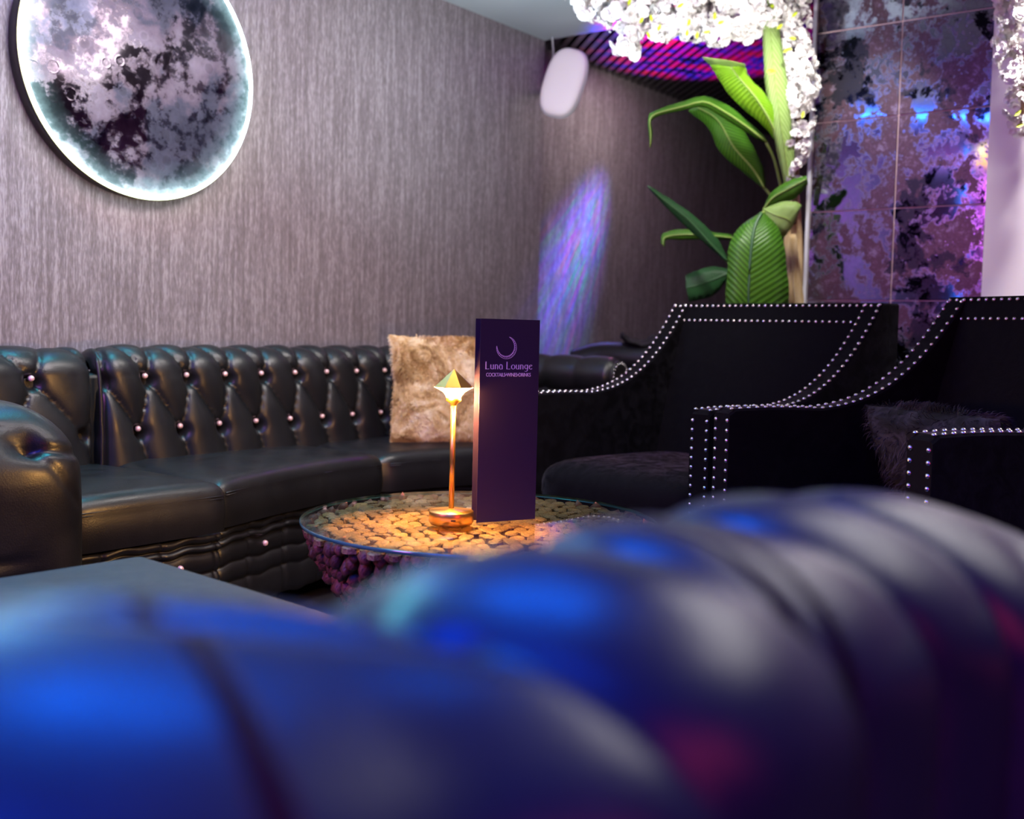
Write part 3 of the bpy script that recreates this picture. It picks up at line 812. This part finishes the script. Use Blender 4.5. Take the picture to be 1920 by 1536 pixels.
ledm = MT('led_ring', color=(1, 1, 1), emit=(.7, .93, 1), emits=24)
def torus(name, R_, r_, mat, par, z):
    def f(x, y):
        a, b = 2*PI*x, 2*PI*y; return Vector(((R_+r_*math.cos(b))*math.cos(a), (R_+r_*math.cos(b))*math.sin(a), z+r_*math.sin(b)*.7))
    return grid(name, f, 140, 10, mat, par, cu=True, cv=True)
torus('led_ring', MR-.006, .0062, ledm.m, moon, .066)
torus('outer_rim', MR+.001, .0018, MT('pale_rim', color=(.8, .85, .4), rough=.3, emit=(.75, .8, .3), emits=.6).m, moon, .064)

# ------------------------------------------------------------------ wall speaker
spk = empty('wall_speaker', 'white oval wall speaker mounted high in the corner', 'speaker', (0, 0, 0))
sc_ = pt(1061, 161, 5.25); spk.location = sc_
M_grille = MT('speaker_grille', color=(.75, .68, .68), rough=.55).m
M_case = MT('speaker_case', color=(.5, .5, .5), rough=.5).m
Mo = Matrix.Rotation(.28, 4, 'Y') @ Matrix.Rotation(-.3, 4, 'Z')
def sq(v, q): return math.copysign(abs(v)**q, v)
def spf(front):
    def g(x, y):
        a = 2*PI*x; k = y
        X, Z = .098*sq(math.cos(a), .72), .165*sq(math.sin(a), .72)
        if front: return Mo @ Vector((X*max(0, math.sin(k*PI/2))**.8 if k else 0, -.05-.035*max(0, math.cos(k*PI/2))**.7, Z*max(0, math.sin(k*PI/2))**.8 if k else 0))
        if k < .5: return Mo @ Vector((X*(1.0+.06*k*2), -.05+.02*k, Z*(1+.04*k*2)))
        kk = (k-.5)*2; return Mo @ Vector((X*(1.06-.45*kk), -.04+.14*kk, Z*(1.04-.35*kk)))
    return g
grid('grille', spf(True), 48, 14, M_grille, spk, cu=True); grid('case', spf(False), 48, 12, M_case, spk, cu=True)
wp = TU(TC+.08, AU, 0)
tube('bracket', [(0, .08, 0), (-.06, .13, .01), ((wp.x-sc_.x), (wp.y-sc_.y), .02)], .014, M_case, spk, res=10)
tube('cable', [(-.03, .1, .06), (-.075, .12, .10), (-.06, .14, .17), (-.068, .16, CZ-sc_.z+.01)], .004, M_case, spk, res=16)

# ------------------------------------------------------------------ planting: banana plant
def leafmat(name, base, light, tr=.25):
    t = MT(name, rough=.42, spec=.45); mp = t.coord(kind='UV'); 
    wv = t.n('ShaderNodeTexWave'); wv.bands_direction = 'Y'; wv.inputs['Scale'].default_value = 9; wv.inputs['Distortion'].default_value = .8; t.l(mp, 0, wv, 'Vector')
    r = t.ramp(wv, 'Fac', [(.0, base), (1, light)]); t.l(r, 0, t.b, 'Base Color'); t.bump(wv, 'Fac', .4, .004)
    tl = t.n('ShaderNodeBsdfTranslucent'); t.l(r, 0, tl, 'Color'); mx = t.n('ShaderNodeMixShader'); mx.inputs[0].default_value = tr
    out = t.nt.nodes['Material Output']; t.l(t.b, 0, mx, 1); t.l(tl, 0, mx, 2); t.l(mx, 0, out, 0); return t.m
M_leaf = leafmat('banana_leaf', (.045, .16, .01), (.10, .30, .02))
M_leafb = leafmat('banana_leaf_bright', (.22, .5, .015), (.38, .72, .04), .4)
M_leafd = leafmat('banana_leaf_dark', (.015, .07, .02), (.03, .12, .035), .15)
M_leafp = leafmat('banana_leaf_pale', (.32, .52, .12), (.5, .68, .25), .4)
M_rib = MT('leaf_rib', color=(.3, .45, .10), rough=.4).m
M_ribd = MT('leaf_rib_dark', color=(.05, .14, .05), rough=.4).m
plant = empty('banana_plant', 'artificial banana plant with broad green leaves beside the antique mirror wall', 'plant', (1.12, 4.45, 0))
PO = Vector((1.12, 4.45, 0))
def leaf(rows, mat, rib, ribw=.005, cup=.02, label=None, ribs=True):
    """rows: (left px,py, mid px,py, right px,py, y)"""
    Ls = spline([pt(r[0], r[1], r[6]) for r in rows], 22); Ms = spline([pt(r[2], r[3], r[6]-cup) for r in rows], 22); Rs = spline([pt(r[4], r[5], r[6]) for r in rows], 22)
    vs = []; fs = []; uv = []
    for i in range(22):
        wob = .004*math.sin(i*1.7)
        ps = [Ls[i]+Vector((0, wob, 0)), Ls[i].lerp(Ms[i], .5)+Vector((0, -cup*.35, 0)), Ms[i], Rs[i].lerp(Ms[i], .5)+Vector((0, -cup*.35, 0)), Rs[i]+Vector((0, -wob, 0))]
        for k, p in enumerate(ps): vs.append(p-PO); uv.append((k/4, i/21))
    for i in range(21):
        for k in range(4): fs.append((i*5+k, i*5+k+1, (i+1)*5+k+1, (i+1)*5+k))
    o = mesh('leaf', vs, fs, mat, plant)
    ul = o.data.uv_layers.new(name='UVMap')
    for lp in o.data.loops: ul.data[lp.index].uv = (abs(uv[lp.vertex_index][0]-.5)*.25, uv[lp.vertex_index][1]+abs(uv[lp.vertex_index][0]-.5)*.25)
    so_ = o.modifiers.new('thickness', 'SOLIDIFY'); so_.thickness = .0015
    if ribs: tube('leaf_rib', [m-PO+Vector((0, -.003, 0)) for m in Ms], lambda x: ribw*(1-.75*x)+.0008, rib, o, n=6)
    if label: o['label'] = label
    return o
# each row from base to tip
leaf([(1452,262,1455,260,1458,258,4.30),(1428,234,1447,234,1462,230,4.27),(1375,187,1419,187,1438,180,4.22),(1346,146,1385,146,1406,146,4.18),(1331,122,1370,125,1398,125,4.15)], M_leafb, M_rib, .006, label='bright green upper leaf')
leaf([(1331,122,1365,124,1398,125,4.15),(1322,114,1360,119,1396,121,4.10),(1317,108,1356,112,1385,118,4.07)], M_leafp, M_rib, .002, .004, ribs=False)
leaf([(1434,268,1437,266,1440,262,4.32),(1385,240,1392,232,1402,226,4.27),(1345,214,1352,206,1362,196,4.22),(1316,200,1319,191,1322,180,4.18),(1282,207,1280,200,1276,191,4.15),(1245,215,1238,211,1232,206,4.13),(1222,226,1219,222,1216,217,4.12),(1224,250,1220,250,1216,250,4.13),(1221,276,1219,277,1218,276,4.14)], M_leaf, M_rib, .004, .01, label='arching leaf with a drooping tip')
leaf([(1431,354,1433,353,1436,350,4.46),(1395,325,1412,318,1429,310,4.44),(1350,285,1375,275,1405,262,4.42),(1328,240,1345,225,1372,218,4.4),(1290,208,1305,200,1330,192,4.38)], M_leafd if False else M_leaf, M_rib, .004)
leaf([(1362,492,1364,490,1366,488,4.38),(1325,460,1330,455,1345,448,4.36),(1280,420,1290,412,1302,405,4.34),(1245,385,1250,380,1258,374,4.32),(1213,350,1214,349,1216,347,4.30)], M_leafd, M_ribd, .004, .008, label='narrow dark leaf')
leaf([(1372,450,1372,446,1372,440,4.5),(1325,449,1325,441,1325,434,4.48),(1280,450,1280,440,1275,430,4.46),(1250,450,1247,445,1243,438,4.44),(1247,463,1243,461,1239,455,4.43)], M_leaf, M_rib, .003, .008)
leaf([(1424,400,1427,400,1431,400,4.2),(1388,425,1415,425,1452,418,4.17),(1367,460,1409,460,1468,450,4.14),(1364,510,1405,510,1475,505,4.13),(1360,565,1403,565,1479,560,4.13),(1366,630,1403,640,1465,630,4.15),(1385,690,1403,700,1425,690,4.18)], M_leaf, M_ribd, .007, .02, label='broad ribbed leaf hanging straight down')
leaf([(1430,392,1431,392,1432,390,4.28),(1455,385,1450,370,1446,362,4.25),(1490,372,1482,352,1478,340,4.22),(1514,345,1513,335,1512,330,4.2)], M_leaf, M_rib, .003, .015)
leaf([(1430,393,1431,392,1434,391,4.24),(1440,425,1450,402,1470,378,4.2),(1462,440,1478,412,1500,382,4.2),(1470,445,1485,425,1498,398,4.22)], M_leafp, M_rib, .002, .01)
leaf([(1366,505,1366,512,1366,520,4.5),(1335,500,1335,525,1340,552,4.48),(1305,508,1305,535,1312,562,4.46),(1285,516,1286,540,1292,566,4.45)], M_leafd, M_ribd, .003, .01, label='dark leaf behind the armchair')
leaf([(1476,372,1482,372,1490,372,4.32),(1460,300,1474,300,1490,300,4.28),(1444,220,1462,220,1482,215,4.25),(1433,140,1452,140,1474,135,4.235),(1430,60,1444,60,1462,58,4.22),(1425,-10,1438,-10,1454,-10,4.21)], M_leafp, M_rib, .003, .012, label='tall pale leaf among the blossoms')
for P in [[(1455, 258, 4.30), (1466, 290, 4.36), (1474, 350, 4.42), (1484, 420, 4.45)], [(1436, 266, 4.32), (1452, 300, 4.36), (1464, 350, 4.42), (1480, 420, 4.45)], [(1433, 352, 4.46), (1448, 372, 4.46), (1470, 420, 4.46)],
          [(1364, 490, 4.38), (1400, 530, 4.42), (1440, 600, 4.45), (1478, 680, 4.46)], [(1372, 446, 4.5), (1420, 460, 4.5), (1470, 520, 4.47)], [(1427, 401, 4.2), (1450, 392, 4.3), (1480, 430, 4.42)], [(1366, 512, 4.5), (1420, 560, 4.5), (1478, 640, 4.47)]]:
    tube('leaf_stalk', [pt(*p)-PO for p in P], .006, M_rib, plant, n=7, res=14)
def barkmat():
    t = MT('peeling_trunk', rough=.6); mp = t.coord((1, 1, .12)); n = t.noise(mp, 60, 4); r = t.ramp(n, 'Fac', [(.3, (.55, .34, .13)), (.7, (.88, .70, .44))]); t.l(r, 0, t.b, 'Base Color'); t.bump(n, 'Fac', .6, .006); return t.m
M_bark = barkmat()
tb = pt(1489, 565, 4.46)
tube('trunk', [Vector((tb.x+.005, 4.45, 0))-PO, Vector((tb.x, 4.45, .8))-PO, pt(1490, 500, 4.45)-PO, pt(1487, 400, 4.45)-PO, pt(1484, 350, 4.45)-PO], lambda x: .042-.014*x, M_bark, plant, n=20, res=30)
for (a, b_, off) in [((1478, 575), (1474, 415), -.012), ((1500, 585), (1484, 440), .012)]:
    p0, p1 = pt(*a, 4.41), pt(*b_, 4.40)
    def f(x, y, p0=p0, p1=p1):
        p = p0.lerp(p1, y); wd = .026*(1-.4*y); an = (x-.5)*2.0
        return p+Vector((wd*math.sin(an), -.012*math.cos(an)-.012*y*y, 0))-PO
    o = grid('bark_sheath', f, 9, 14, M_bark, plant); so_ = o.modifiers.new('thickness', 'SOLIDIFY'); so_.thickness = .002
pot = lathe('pot', [(.10, 0), (.13, .25), (.135, .26), (.125, .26), (.12, .23), (.01, .23)], 32, M_blackp, plant); pot.location = (tb.x+.005-PO.x, 0, 0)

# ------------------------------------------------------------------ blossoms
M_blos = MT('white_blossom', color=(.9, .88, .86), rough=.6, sss=.0).m
def blossom_mesh(seed):
    rs = random.Random(seed); bm = bmesh.new()
    for ring, (n, rad, up) in enumerate([(6, 1, .15), (5, .7, .55)]):
        for k in range(n):
            a = 2*PI*k/n+rs.uniform(-.2, .2)+ring*.5; c, s_ = math.cos(a), math.sin(a); R_ = rad*rs.uniform(.85, 1.1); wdt = .42*rad
            pts_ = []
            for (rr, ww, zz) in [(.08, .06, 0), (.45, 1., up*.6+.05), (.85, 1.05, up+rs.uniform(.0, .25)), (1.02, .45, up+rs.uniform(-.15, .2))]:
                for sgn in (-1, 0, 1):
                    x = rr*R_; y = sgn*ww*wdt; z = zz+(abs(sgn)*.12)+rs.uniform(-.04, .04)
                    pts_.append(bm.verts.new((x*c-y*s_, x*s_+y*c, z)))
            for i in range(3):
                for j in range(2): bm.faces.new((pts_[i*3+j], pts_[i*3+j+1], pts_[i*3+3+j+1], pts_[i*3+3+j]))
    me = bpy.data.meshes.new('blossom'); bm.to_mesh(me); bm.free(); me.materials.append(M_blos)
    me.polygons.foreach_set('use_smooth', [True]*len(me.polygons)); return me
BL = [blossom_mesh(k) for k in range(6)]
def blossoms(par, org, blobs, n_ind, n_tot, seed, size=(.016, .026), view=Vector((0, -1, -.35))):
    """blobs: (centre, radius vector); individual flowers first where they show"""
    rs = random.Random(seed); items = []; tot = sum(b[1][0]*b[1][2] for b in blobs)
    for k in range(n_tot):
        x = rs.random()*tot
        for b in blobs:
            x -= b[1][0]*b[1][2]
            if x <= 0: break
        d = Vector((rs.gauss(0, 1), rs.gauss(0, 1), rs.gauss(0, 1))).normalized()
        p = b[0]+Vector((d.x*b[1][0], d.y*b[1][1], d.z*b[1][2]))*rs.uniform(.8, 1.03)
        items.append((p, d, -(d.dot(view.normalized()))))
    items.sort(key=lambda i: i[2]); bm = bmesh.new(); ns = 0
    for i, (p, d, _) in enumerate(items):
        s = rs.uniform(*size); M = Matrix.Translation(p-org) @ (d+Vector((rs.gauss(0, .4), rs.gauss(0, .4), rs.gauss(0, .4)))).to_track_quat('Z', 'Y').to_matrix().to_4x4() @ Matrix.Rotation(rs.uniform(0, 6), 4, 'Z') @ Matrix.Diagonal((s, s, s, 1))
        if i < n_ind:
            o = bpy.data.objects.new('blossom', BL[i % 6]); COL.objects.link(o); o.parent = par; o.matrix_local = M
        else:
            tm = bmesh.new(); tm.from_mesh(BL[i % 6]); tm.transform(M); mm = bpy.data.meshes.new('tmp'); tm.to_mesh(mm); tm.free(); bm.from_mesh(mm); bpy.data.meshes.remove(mm); ns += 1
    if ns: stuff(from_bm('massed_blossoms', bm, M_blos, par, smooth=True))
M_bud = MT('yellow_green_leaf', color=(.55, .68, .03), rough=.5).m
M_twig = MT('twig', color=(.25, .15, .08), rough=.7).m
def small_leaves(par, org, P):
    for (px, py, y, rz) in P:
        vs = [(0, 0, -.014), (.005, -.002, -.004), (.004, -.002, .006), (0, 0, .014), (-.004, -.002, .006), (-.005, -.002, -.004), (0, .001, 0)]
        o = mesh('bud_leaf', vs, [(0, 1, 6), (1, 2, 6), (2, 3, 6), (3, 4, 6), (4, 5, 6), (5, 0, 6)], M_bud, par, smooth=False)
        o.location = pt(px, py, y)-org; o.rotation_euler = (0, rz, 0); o.scale = (1.3, 1, 1.1)
can = empty('blossom_canopy', 'white artificial blossom branch spreading under the ceiling at the top', 'flowers', (.9, 4.3, 2.3))
CO = Vector((.9, 4.3, 2.3))
bl = []
for (px, py, r) in [(1110, 0, .075), (1160, 12, .085), (1215, 8, .10), (1270, 18, .10), (1330, 12, .105), (1390, 15, .10), (1430, 5, .10), (1175, 72, .055), (1182, 92, .03), (1085, -10, .05), (1240, 45, .055), (1300, 45, .06), (1345, 55, .055), (1400, 45, .055), (1200, -60, .12), (1300, -60, .14), (1400, -60, .14), (1130, -50, .09)]:
    bl.append((pt(px, py, 4.22), (r, r*.9, r)))
blossoms(can, CO, bl, 300, 1500, 1, (.017, .027))
tube('branch', [pt(1478, 20, 4.34)-CO, pt(1400, -10, 4.28)-CO, pt(1300, 0, 4.24)-CO, pt(1200, 5, 4.22)-CO, pt(1100, -5, 4.2)-CO], lambda x: .014-.008*x, M_twig, can, res=20)
small_leaves(can, CO, [(1203, 38, 4.07, .5), (1221, 34, 4.07, -.2), (1236, 52, 4.07, .4), (1292, 42, 4.07, .2), (1340, 30, 4.06, .1), (1351, 42, 4.06, 1.2), (1288, 62, 4.09, 0), (1307, 66, 4.09, .1), (1325, 60, 4.09, 1.4), (1216, 66, 4.09, -.5), (1276, 10, 4.05, .9), (1180, 4, 4.06, .3)])
colm = empty('blossom_column', 'column of white artificial blossoms climbing the bright edge of the mirror wall', 'flowers', (1.2, 4.3, 1.5))
CC = Vector((1.2, 4.3, 1.5)); bl = []
for (px, py, r) in [(1485, 0, .085), (1490, 45, .08), (1492, 85, .075), (1500, 120, .08), (1508, 160, .075), (1495, 190, .06), (1505, 220, .06), (1482, 175, .045), (1455, 155, .03), (1500, 255, .05), (1498, 285, .045), (1494, 312, .035), (1488, 330, .02), (1505, -40, .09), (1468, 150, .035), (1480, 30, .06), (1476, 105, .05), (1484, 255, .04)]:
    bl.append((pt(px, py, 4.27), (r*.72, r*.7, r)))
blossoms(colm, CC, bl, 280, 620, 2, (.012, .021), Vector((0, -1, 0)))
tube('stem', [pt(1488, 420, 4.41)-CC, pt(1494, 300, 4.33)-CC, pt(1500, 150, 4.31)-CC, pt(1492, -20, 4.31)-CC], .012, M_twig, colm, res=16)
small_leaves(colm, CC, [(1444, 133, 4.17, 1.3), (1448, 136, 4.16, 1.2), (1475, 95, 4.17, 1.1), (1478, 93, 4.17, 1.5), (1462, 50, 4.17, .8), (1490, 27, 4.17, .8), (1448, 12, 4.17, 1.), (1505, 215, 4.2, .2), (1486, 72, 4.18, 1.6)])
gar = empty('blossom_garland', 'white blossom garland hanging in front of the white wall at the top right', 'flowers', (1.75, 3.7, 2.0))
GC = Vector((1.75, 3.7, 2.0)); bl = []
for (px, py, r) in [(1900, -20, .08), (1895, 25, .06), (1890, 70, .055), (1893, 110, .055), (1905, 150, .055), (1908, 195, .05), (1912, 235, .035), (1930, 60, .09), (1935, 150, .07)]:
    bl.append((pt(px, py, 3.72), (r*.7, r*.7, r)))
blossoms(gar, GC, bl, 150, 260, 3, (.014, .022), Vector((0, -1, 0)))
tube('stem', [Vector((pt(1925, -60, 3.72).x, 3.72, CZ))-GC, pt(1925, 60, 3.72)-GC, pt(1916, 230, 3.72)-GC], .008, M_twig, gar, res=12)
small_leaves(gar, GC, [(1912, 235, 3.66, 1.2), (1908, 212, 3.66, .8)])

# ------------------------------------------------------------------ things in the alcove
als = empty('low_sofa', 'dark leather sofa back in the alcove beyond the rolled arm', 'sofa')
ap = [pt(1080, 655, 5.3), pt(1130, 642, 5.25), pt(1190, 643, 5.15), pt(1280, 648, 5.05), pt(1420, 652, 4.95)]
tube('back_roll', [p+Vector((0, 0, -.075)) for p in ap], .075, M_leather, als, n=24, res=30)
vs = []
for p in spline(ap, 12):
    for (dy, z) in [(-.06, .02), (-.06, p.z-.075), (.06, p.z-.075), (.06, .02)]: vs.append((p.x, p.y+dy, z))
fs = [(i*4+k, (i+1)*4+k, (i+1)*4+(k+1) % 4, i*4+(k+1) % 4) for i in range(11) for k in range(4)]+[(0, 1, 2, 3), (44, 45, 46, 47)]
mesh('back_panel', vs, fs, M_leather, als)
M_cloth = MT('black_cloth', color=(.006, .006, .007), rough=.8).m
c0 = pt(1205, 640, 5.13)
def clothf(x, y):
    X = (x-.5)*.20; Y = (y-.5)*.13
    z = .022+.012*math.sin(x*9+1)+.014*abs(x-.5)*2*(math.cos(x*17)+.3)-.16*(y-.5)**2*.5+.006*math.sin(y*13+x*5)
    return c0+Vector((X, Y, z+ (-.01)))
o = grid('black_cloth', clothf, 30, 16, M_cloth); so_ = o.modifiers.new('thickness', 'SOLIDIFY'); so_.thickness = .012
tag(o, 'crumpled black cloth lying on the sofa back in the alcove', 'cloth')

# ------------------------------------------------------------------ foreground sofa back
near = empty('chesterfield_sofa', 'black leather rolled sofa back filling the foreground, lit deep blue', 'sofa')
AX = spline([(-.62, -.02, .70), (-.36, .17, .70), (-.15, .30, .692), (-.06, .375, .680), (.034, .45, .690), (.11, .56, .684), (.19, .66, .682), (.28, .74, .668), (.37, .77, .645), (.52, .74, .62)], 240)
cum = [0]
for i in range(1, 240): cum.append(cum[-1]+(AX[i]-AX[i-1]).length)
s0 = float(np.interp(-.060, [p.x for p in AX], cum))      # arc length at the first big dip
SPC = .128
PLK = [-4.6, -3.2, -1.95, 0, 1, 2, 3, 4.7, 6.2]
def nearf(x, y):
    i = min(int(x*239), 239); p = AX[i]; t = (AX[min(i+1, 239)]-AX[max(i-1, 0)]).normalized()
    out_ = Vector((t.y, -t.x, 0)).normalized()              # towards the camera side
    a = -PI*.35+PI*1.35*min(1, y/.72)
    ss = (cum[i]-s0-.055*(a-1.05))/SPC; fr = min(abs(ss-k) for k in PLK)*SPC     # distance from the nearest pleat
    near_top = math.exp(-((a-1.1)/.55)**2)
    puff = (1-math.exp(-fr/.022))
    dm = math.hypot(fr, (a-1.05)*.1)
    R_ = .081+.019*puff*(.55+.6*near_top)+.004-(.030 if abs(ss) < .5 else .022)*math.exp(-(dm/.022)**2)
    if -1.3 < ss < 0:        # slanting crease that runs into the first button
        R_ -= .010*math.exp(-(((a-(1.30+.50*(ss+1)))*.09)/.011)**2)*sm(ss, -1.3, -.7)
    q = p-out_*R_*math.cos(a)+Vector((0, 0, R_*math.sin(a)))
    if y > .72: q.z -= (y-.72)/.28*.62
    return q
grid('back_roll', nearf, 240, 96, M_leather2, near)
nbm = None
for k in PLK:
    s_ = s0+k*SPC
    if not 0 < s_ < cum[-1]: continue
    i = int(np.interp(s_, cum, range(240))); p = AX[i]; t = (AX[min(i+1, 239)]-AX[max(i-1, 0)]).normalized(); o_ = Vector((t.y, -t.x, 0)).normalized()
    for a, rr, ds in ([(1.22, .084, 0)] if k else [(1.22, .074, 0)]):
        d = -o_*math.cos(a)+Vector((0, 0, math.sin(a)))
        b_ = inst(btn, 'button', p+t*ds+d*rr, d.to_track_quat('Z', 'Y').to_euler(), near, 1.5)
        if nbm is None: nbm = btn.data.copy(); nbm.materials.clear(); nbm.materials.append(MT('tan_button', color=(.75, .5, .28), rough=.3).m)
        b_.data = nbm
def nb(x, y):
    i = min(int(x*239), 239); p = AX[i]; t = (AX[min(i+1, 239)]-AX[max(i-1, 0)]).normalized(); o_ = Vector((t.y, -t.x, 0)).normalized()
    pr_ = [(.055, .70), (.06, .06), (-.06, .06), (-.055, .70)]
    d, z = pr_[min(int(round(y*3)), 3)]
    return Vector((p.x, p.y, 0))+o_*d+Vector((0, 0, z))
grid('back_panel', nb, 60, 4, M_leather2, near, cv=True)
def ns(x, y):
    i = min(int(x*239), 239); p = AX[i]; t = (AX[min(i+1, 239)]-AX[max(i-1, 0)]).normalized(); o_ = Vector((t.y, -t.x, 0)).normalized()
    d, z = [(-.05, .05), (-.05, .44), (-.3, .45), (-.44, .44), (-.48, .40), (-.48, .05)][min(int(round(y*5)), 5)]
    return Vector((p.x, p.y, 0))+o_*d+Vector((0, 0, z))
grid('seat', ns, 60, 6, M_leather2, near)
for xe in (0., 1.):
    ring = [nearf(xe, y/30) for y in range(31)]; i = 0 if xe == 0 else 239; p = AX[i]
    ring += [Vector((ring[0].x, ring[0].y, .05))]
    bm = bmesh.new(); vv = [bm.verts.new(q) for q in ring]; cc = bm.verts.new(Vector((p.x, p.y, p.z-.1)))
    for q in range(len(vv)): bm.faces.new((vv[q], vv[(q+1) % len(vv)], cc))
    from_bm('end_panel', bm, M_leather2, near)
    ring = [ns(xe, q/5) for q in range(6)]
    mesh('seat_end', ring, [tuple(range(6))], M_leather2, near, smooth=False)

# ------------------------------------------------------------------ ceiling LED strips over the room (seen only in the mirrors)
ledb = MT('blue_led', color=(0, 0, 0), emit=(.02, .16, 1), emits=40).m
sdv = Vector((.28, -.96, 0)); b0 = Vector((-.8, 2.5, 0))
for k, (cen, L_, nm) in enumerate([(Vector((-.85, 2.4, CZ-.03)), 2.6, 'blue LED strip under the ceiling above the sofa')]):
    bm = bmesh.new(); boxbm(bm, -L_/2, L_/2, -.012, .012, -.01, .01); o = from_bm('led_strip', bm, ledb)
    o.location = cen; o.rotation_euler = (0, 0, math.atan2(sdv.y, sdv.x)); tag(o, nm, 'light')

pen = empty('pendant_lamp', 'amber pendant lamp whose glow shows as an orange patch in the antique mirror tiles', 'lamp', (-.80, 1.86, 0))
lathe('lamp_shade', [(.10, 2.03), (.11, 2.06), (.08, 2.14), (.02, 2.17)], 32, MT('amber_glass', color=(.9, .5, .15), rough=.4, emit=(1, .45, .08), emits=5).m, pen)
tube('cord', [(0, 0, 2.165), (0, 0, CZ)], .004, M_blackp, pen)
ltu = empty('light_column', 'slim black column with a blue light tube, seen reflected in the antique mirror tiles', 'light', (-1.69, 1.32, 0))
box('body', -.03, .03, -.03, .03, 0, CZ, M_blackp, ltu, .004)
lathe('light_tube', [(.012, 1.0), (.012, CZ-.03)], 12, MT('blue_tube', color=(0, 0, 0), emit=(.03, .2, 1), emits=12).m, ltu).location = (.032, .032, 0)

# ------------------------------------------------------------------ disco projector light on the alcove wall and slats
def gobo(name, loc, to, power, ang, stops, sc, seed=0, blend=.6, rad=.01, foc=0):
    o = spot(name, loc, to, power, (1, 1, 1), ang, blend, rad); l = o.data; l.use_nodes = True; nt = l.node_tree
    em_ = nt.nodes['Emission']; tc = nt.nodes.new('ShaderNodeTexCoord'); mp = nt.nodes.new('ShaderNodeMapping')
    mp.inputs['Scale'].default_value = sc; mp.inputs['Location'].default_value = (seed, seed*.7, 0)
    nt.links.new(tc.outputs['Normal'], mp.inputs[0])
    n = nt.nodes.new('ShaderNodeTexNoise'); n.inputs['Scale'].default_value = 1; n.inputs['Detail'].default_value = 3; n.inputs['Roughness'].default_value = .6; nt.links.new(mp.outputs[0], n.inputs['Vector'])
    r = nt.nodes.new('ShaderNodeValToRGB'); e = r.color_ramp.elements
    while len(e) < len(stops): e.new(.5)
    for i, (p, c) in enumerate(stops): e[i].position = p; e[i].color = (*c, 1)
    nt.links.new(n.outputs['Fac'], r.inputs[0]); nt.links.new(r.outputs[0], em_.inputs[0])
    if foc:       # the beam is brightest along its axis
        m2 = nt.nodes.new('ShaderNodeMapping'); m2.inputs['Scale'].default_value = (1, 1, 0); nt.links.new(tc.outputs['Normal'], m2.inputs[0])
        ln = nt.nodes.new('ShaderNodeVectorMath'); ln.operation = 'LENGTH'; nt.links.new(m2.outputs[0], ln.inputs[0])
        mr = nt.nodes.new('ShaderNodeMapRange'); mr.interpolation_type = 'SMOOTHSTEP'; mr.inputs[1].default_value = 0; mr.inputs[2].default_value = foc; mr.inputs[3].default_value = 1; mr.inputs[4].default_value = 0
        nt.links.new(ln.outputs['Value'], mr.inputs[0])
        pw_ = nt.nodes.new('ShaderNodeMath'); pw_.operation = 'POWER'; nt.links.new(mr.outputs[0], pw_.inputs[0]); pw_.inputs[1].default_value = 1.6; nt.links.new(pw_.outputs[0], em_.inputs[1])
    return o

K0 = (0, 0, 0)
gobo('projector_wall', TU(solve_t(.14, AU+.25), AU+.30, 2.26), TU(solve_t(.035, AU), AU, .95), 2300, 80,
     [(.34, K0), (.41, (.0, .6, .35)), (.45, K0), (.485, (.02, .08, 1)), (.53, (.2, .08, 1)), (.56, K0), (.60, (.6, .1, .4)), (.66, K0)], (9, 200, 9), 0, .9, .008, .37)
gobo('projector_slats', TU(3.55, AU+.28, 1.6), TU(3.30, AU+.62, CZ), 1000, 82,
     [(.34, K0), (.45, (.05, .02, 1)), (.53, (.7, 0, .6)), (.6, (1, 0, .15)), (.68, (1, .02, .1))], (4, 9, 4), 3.3, .5)
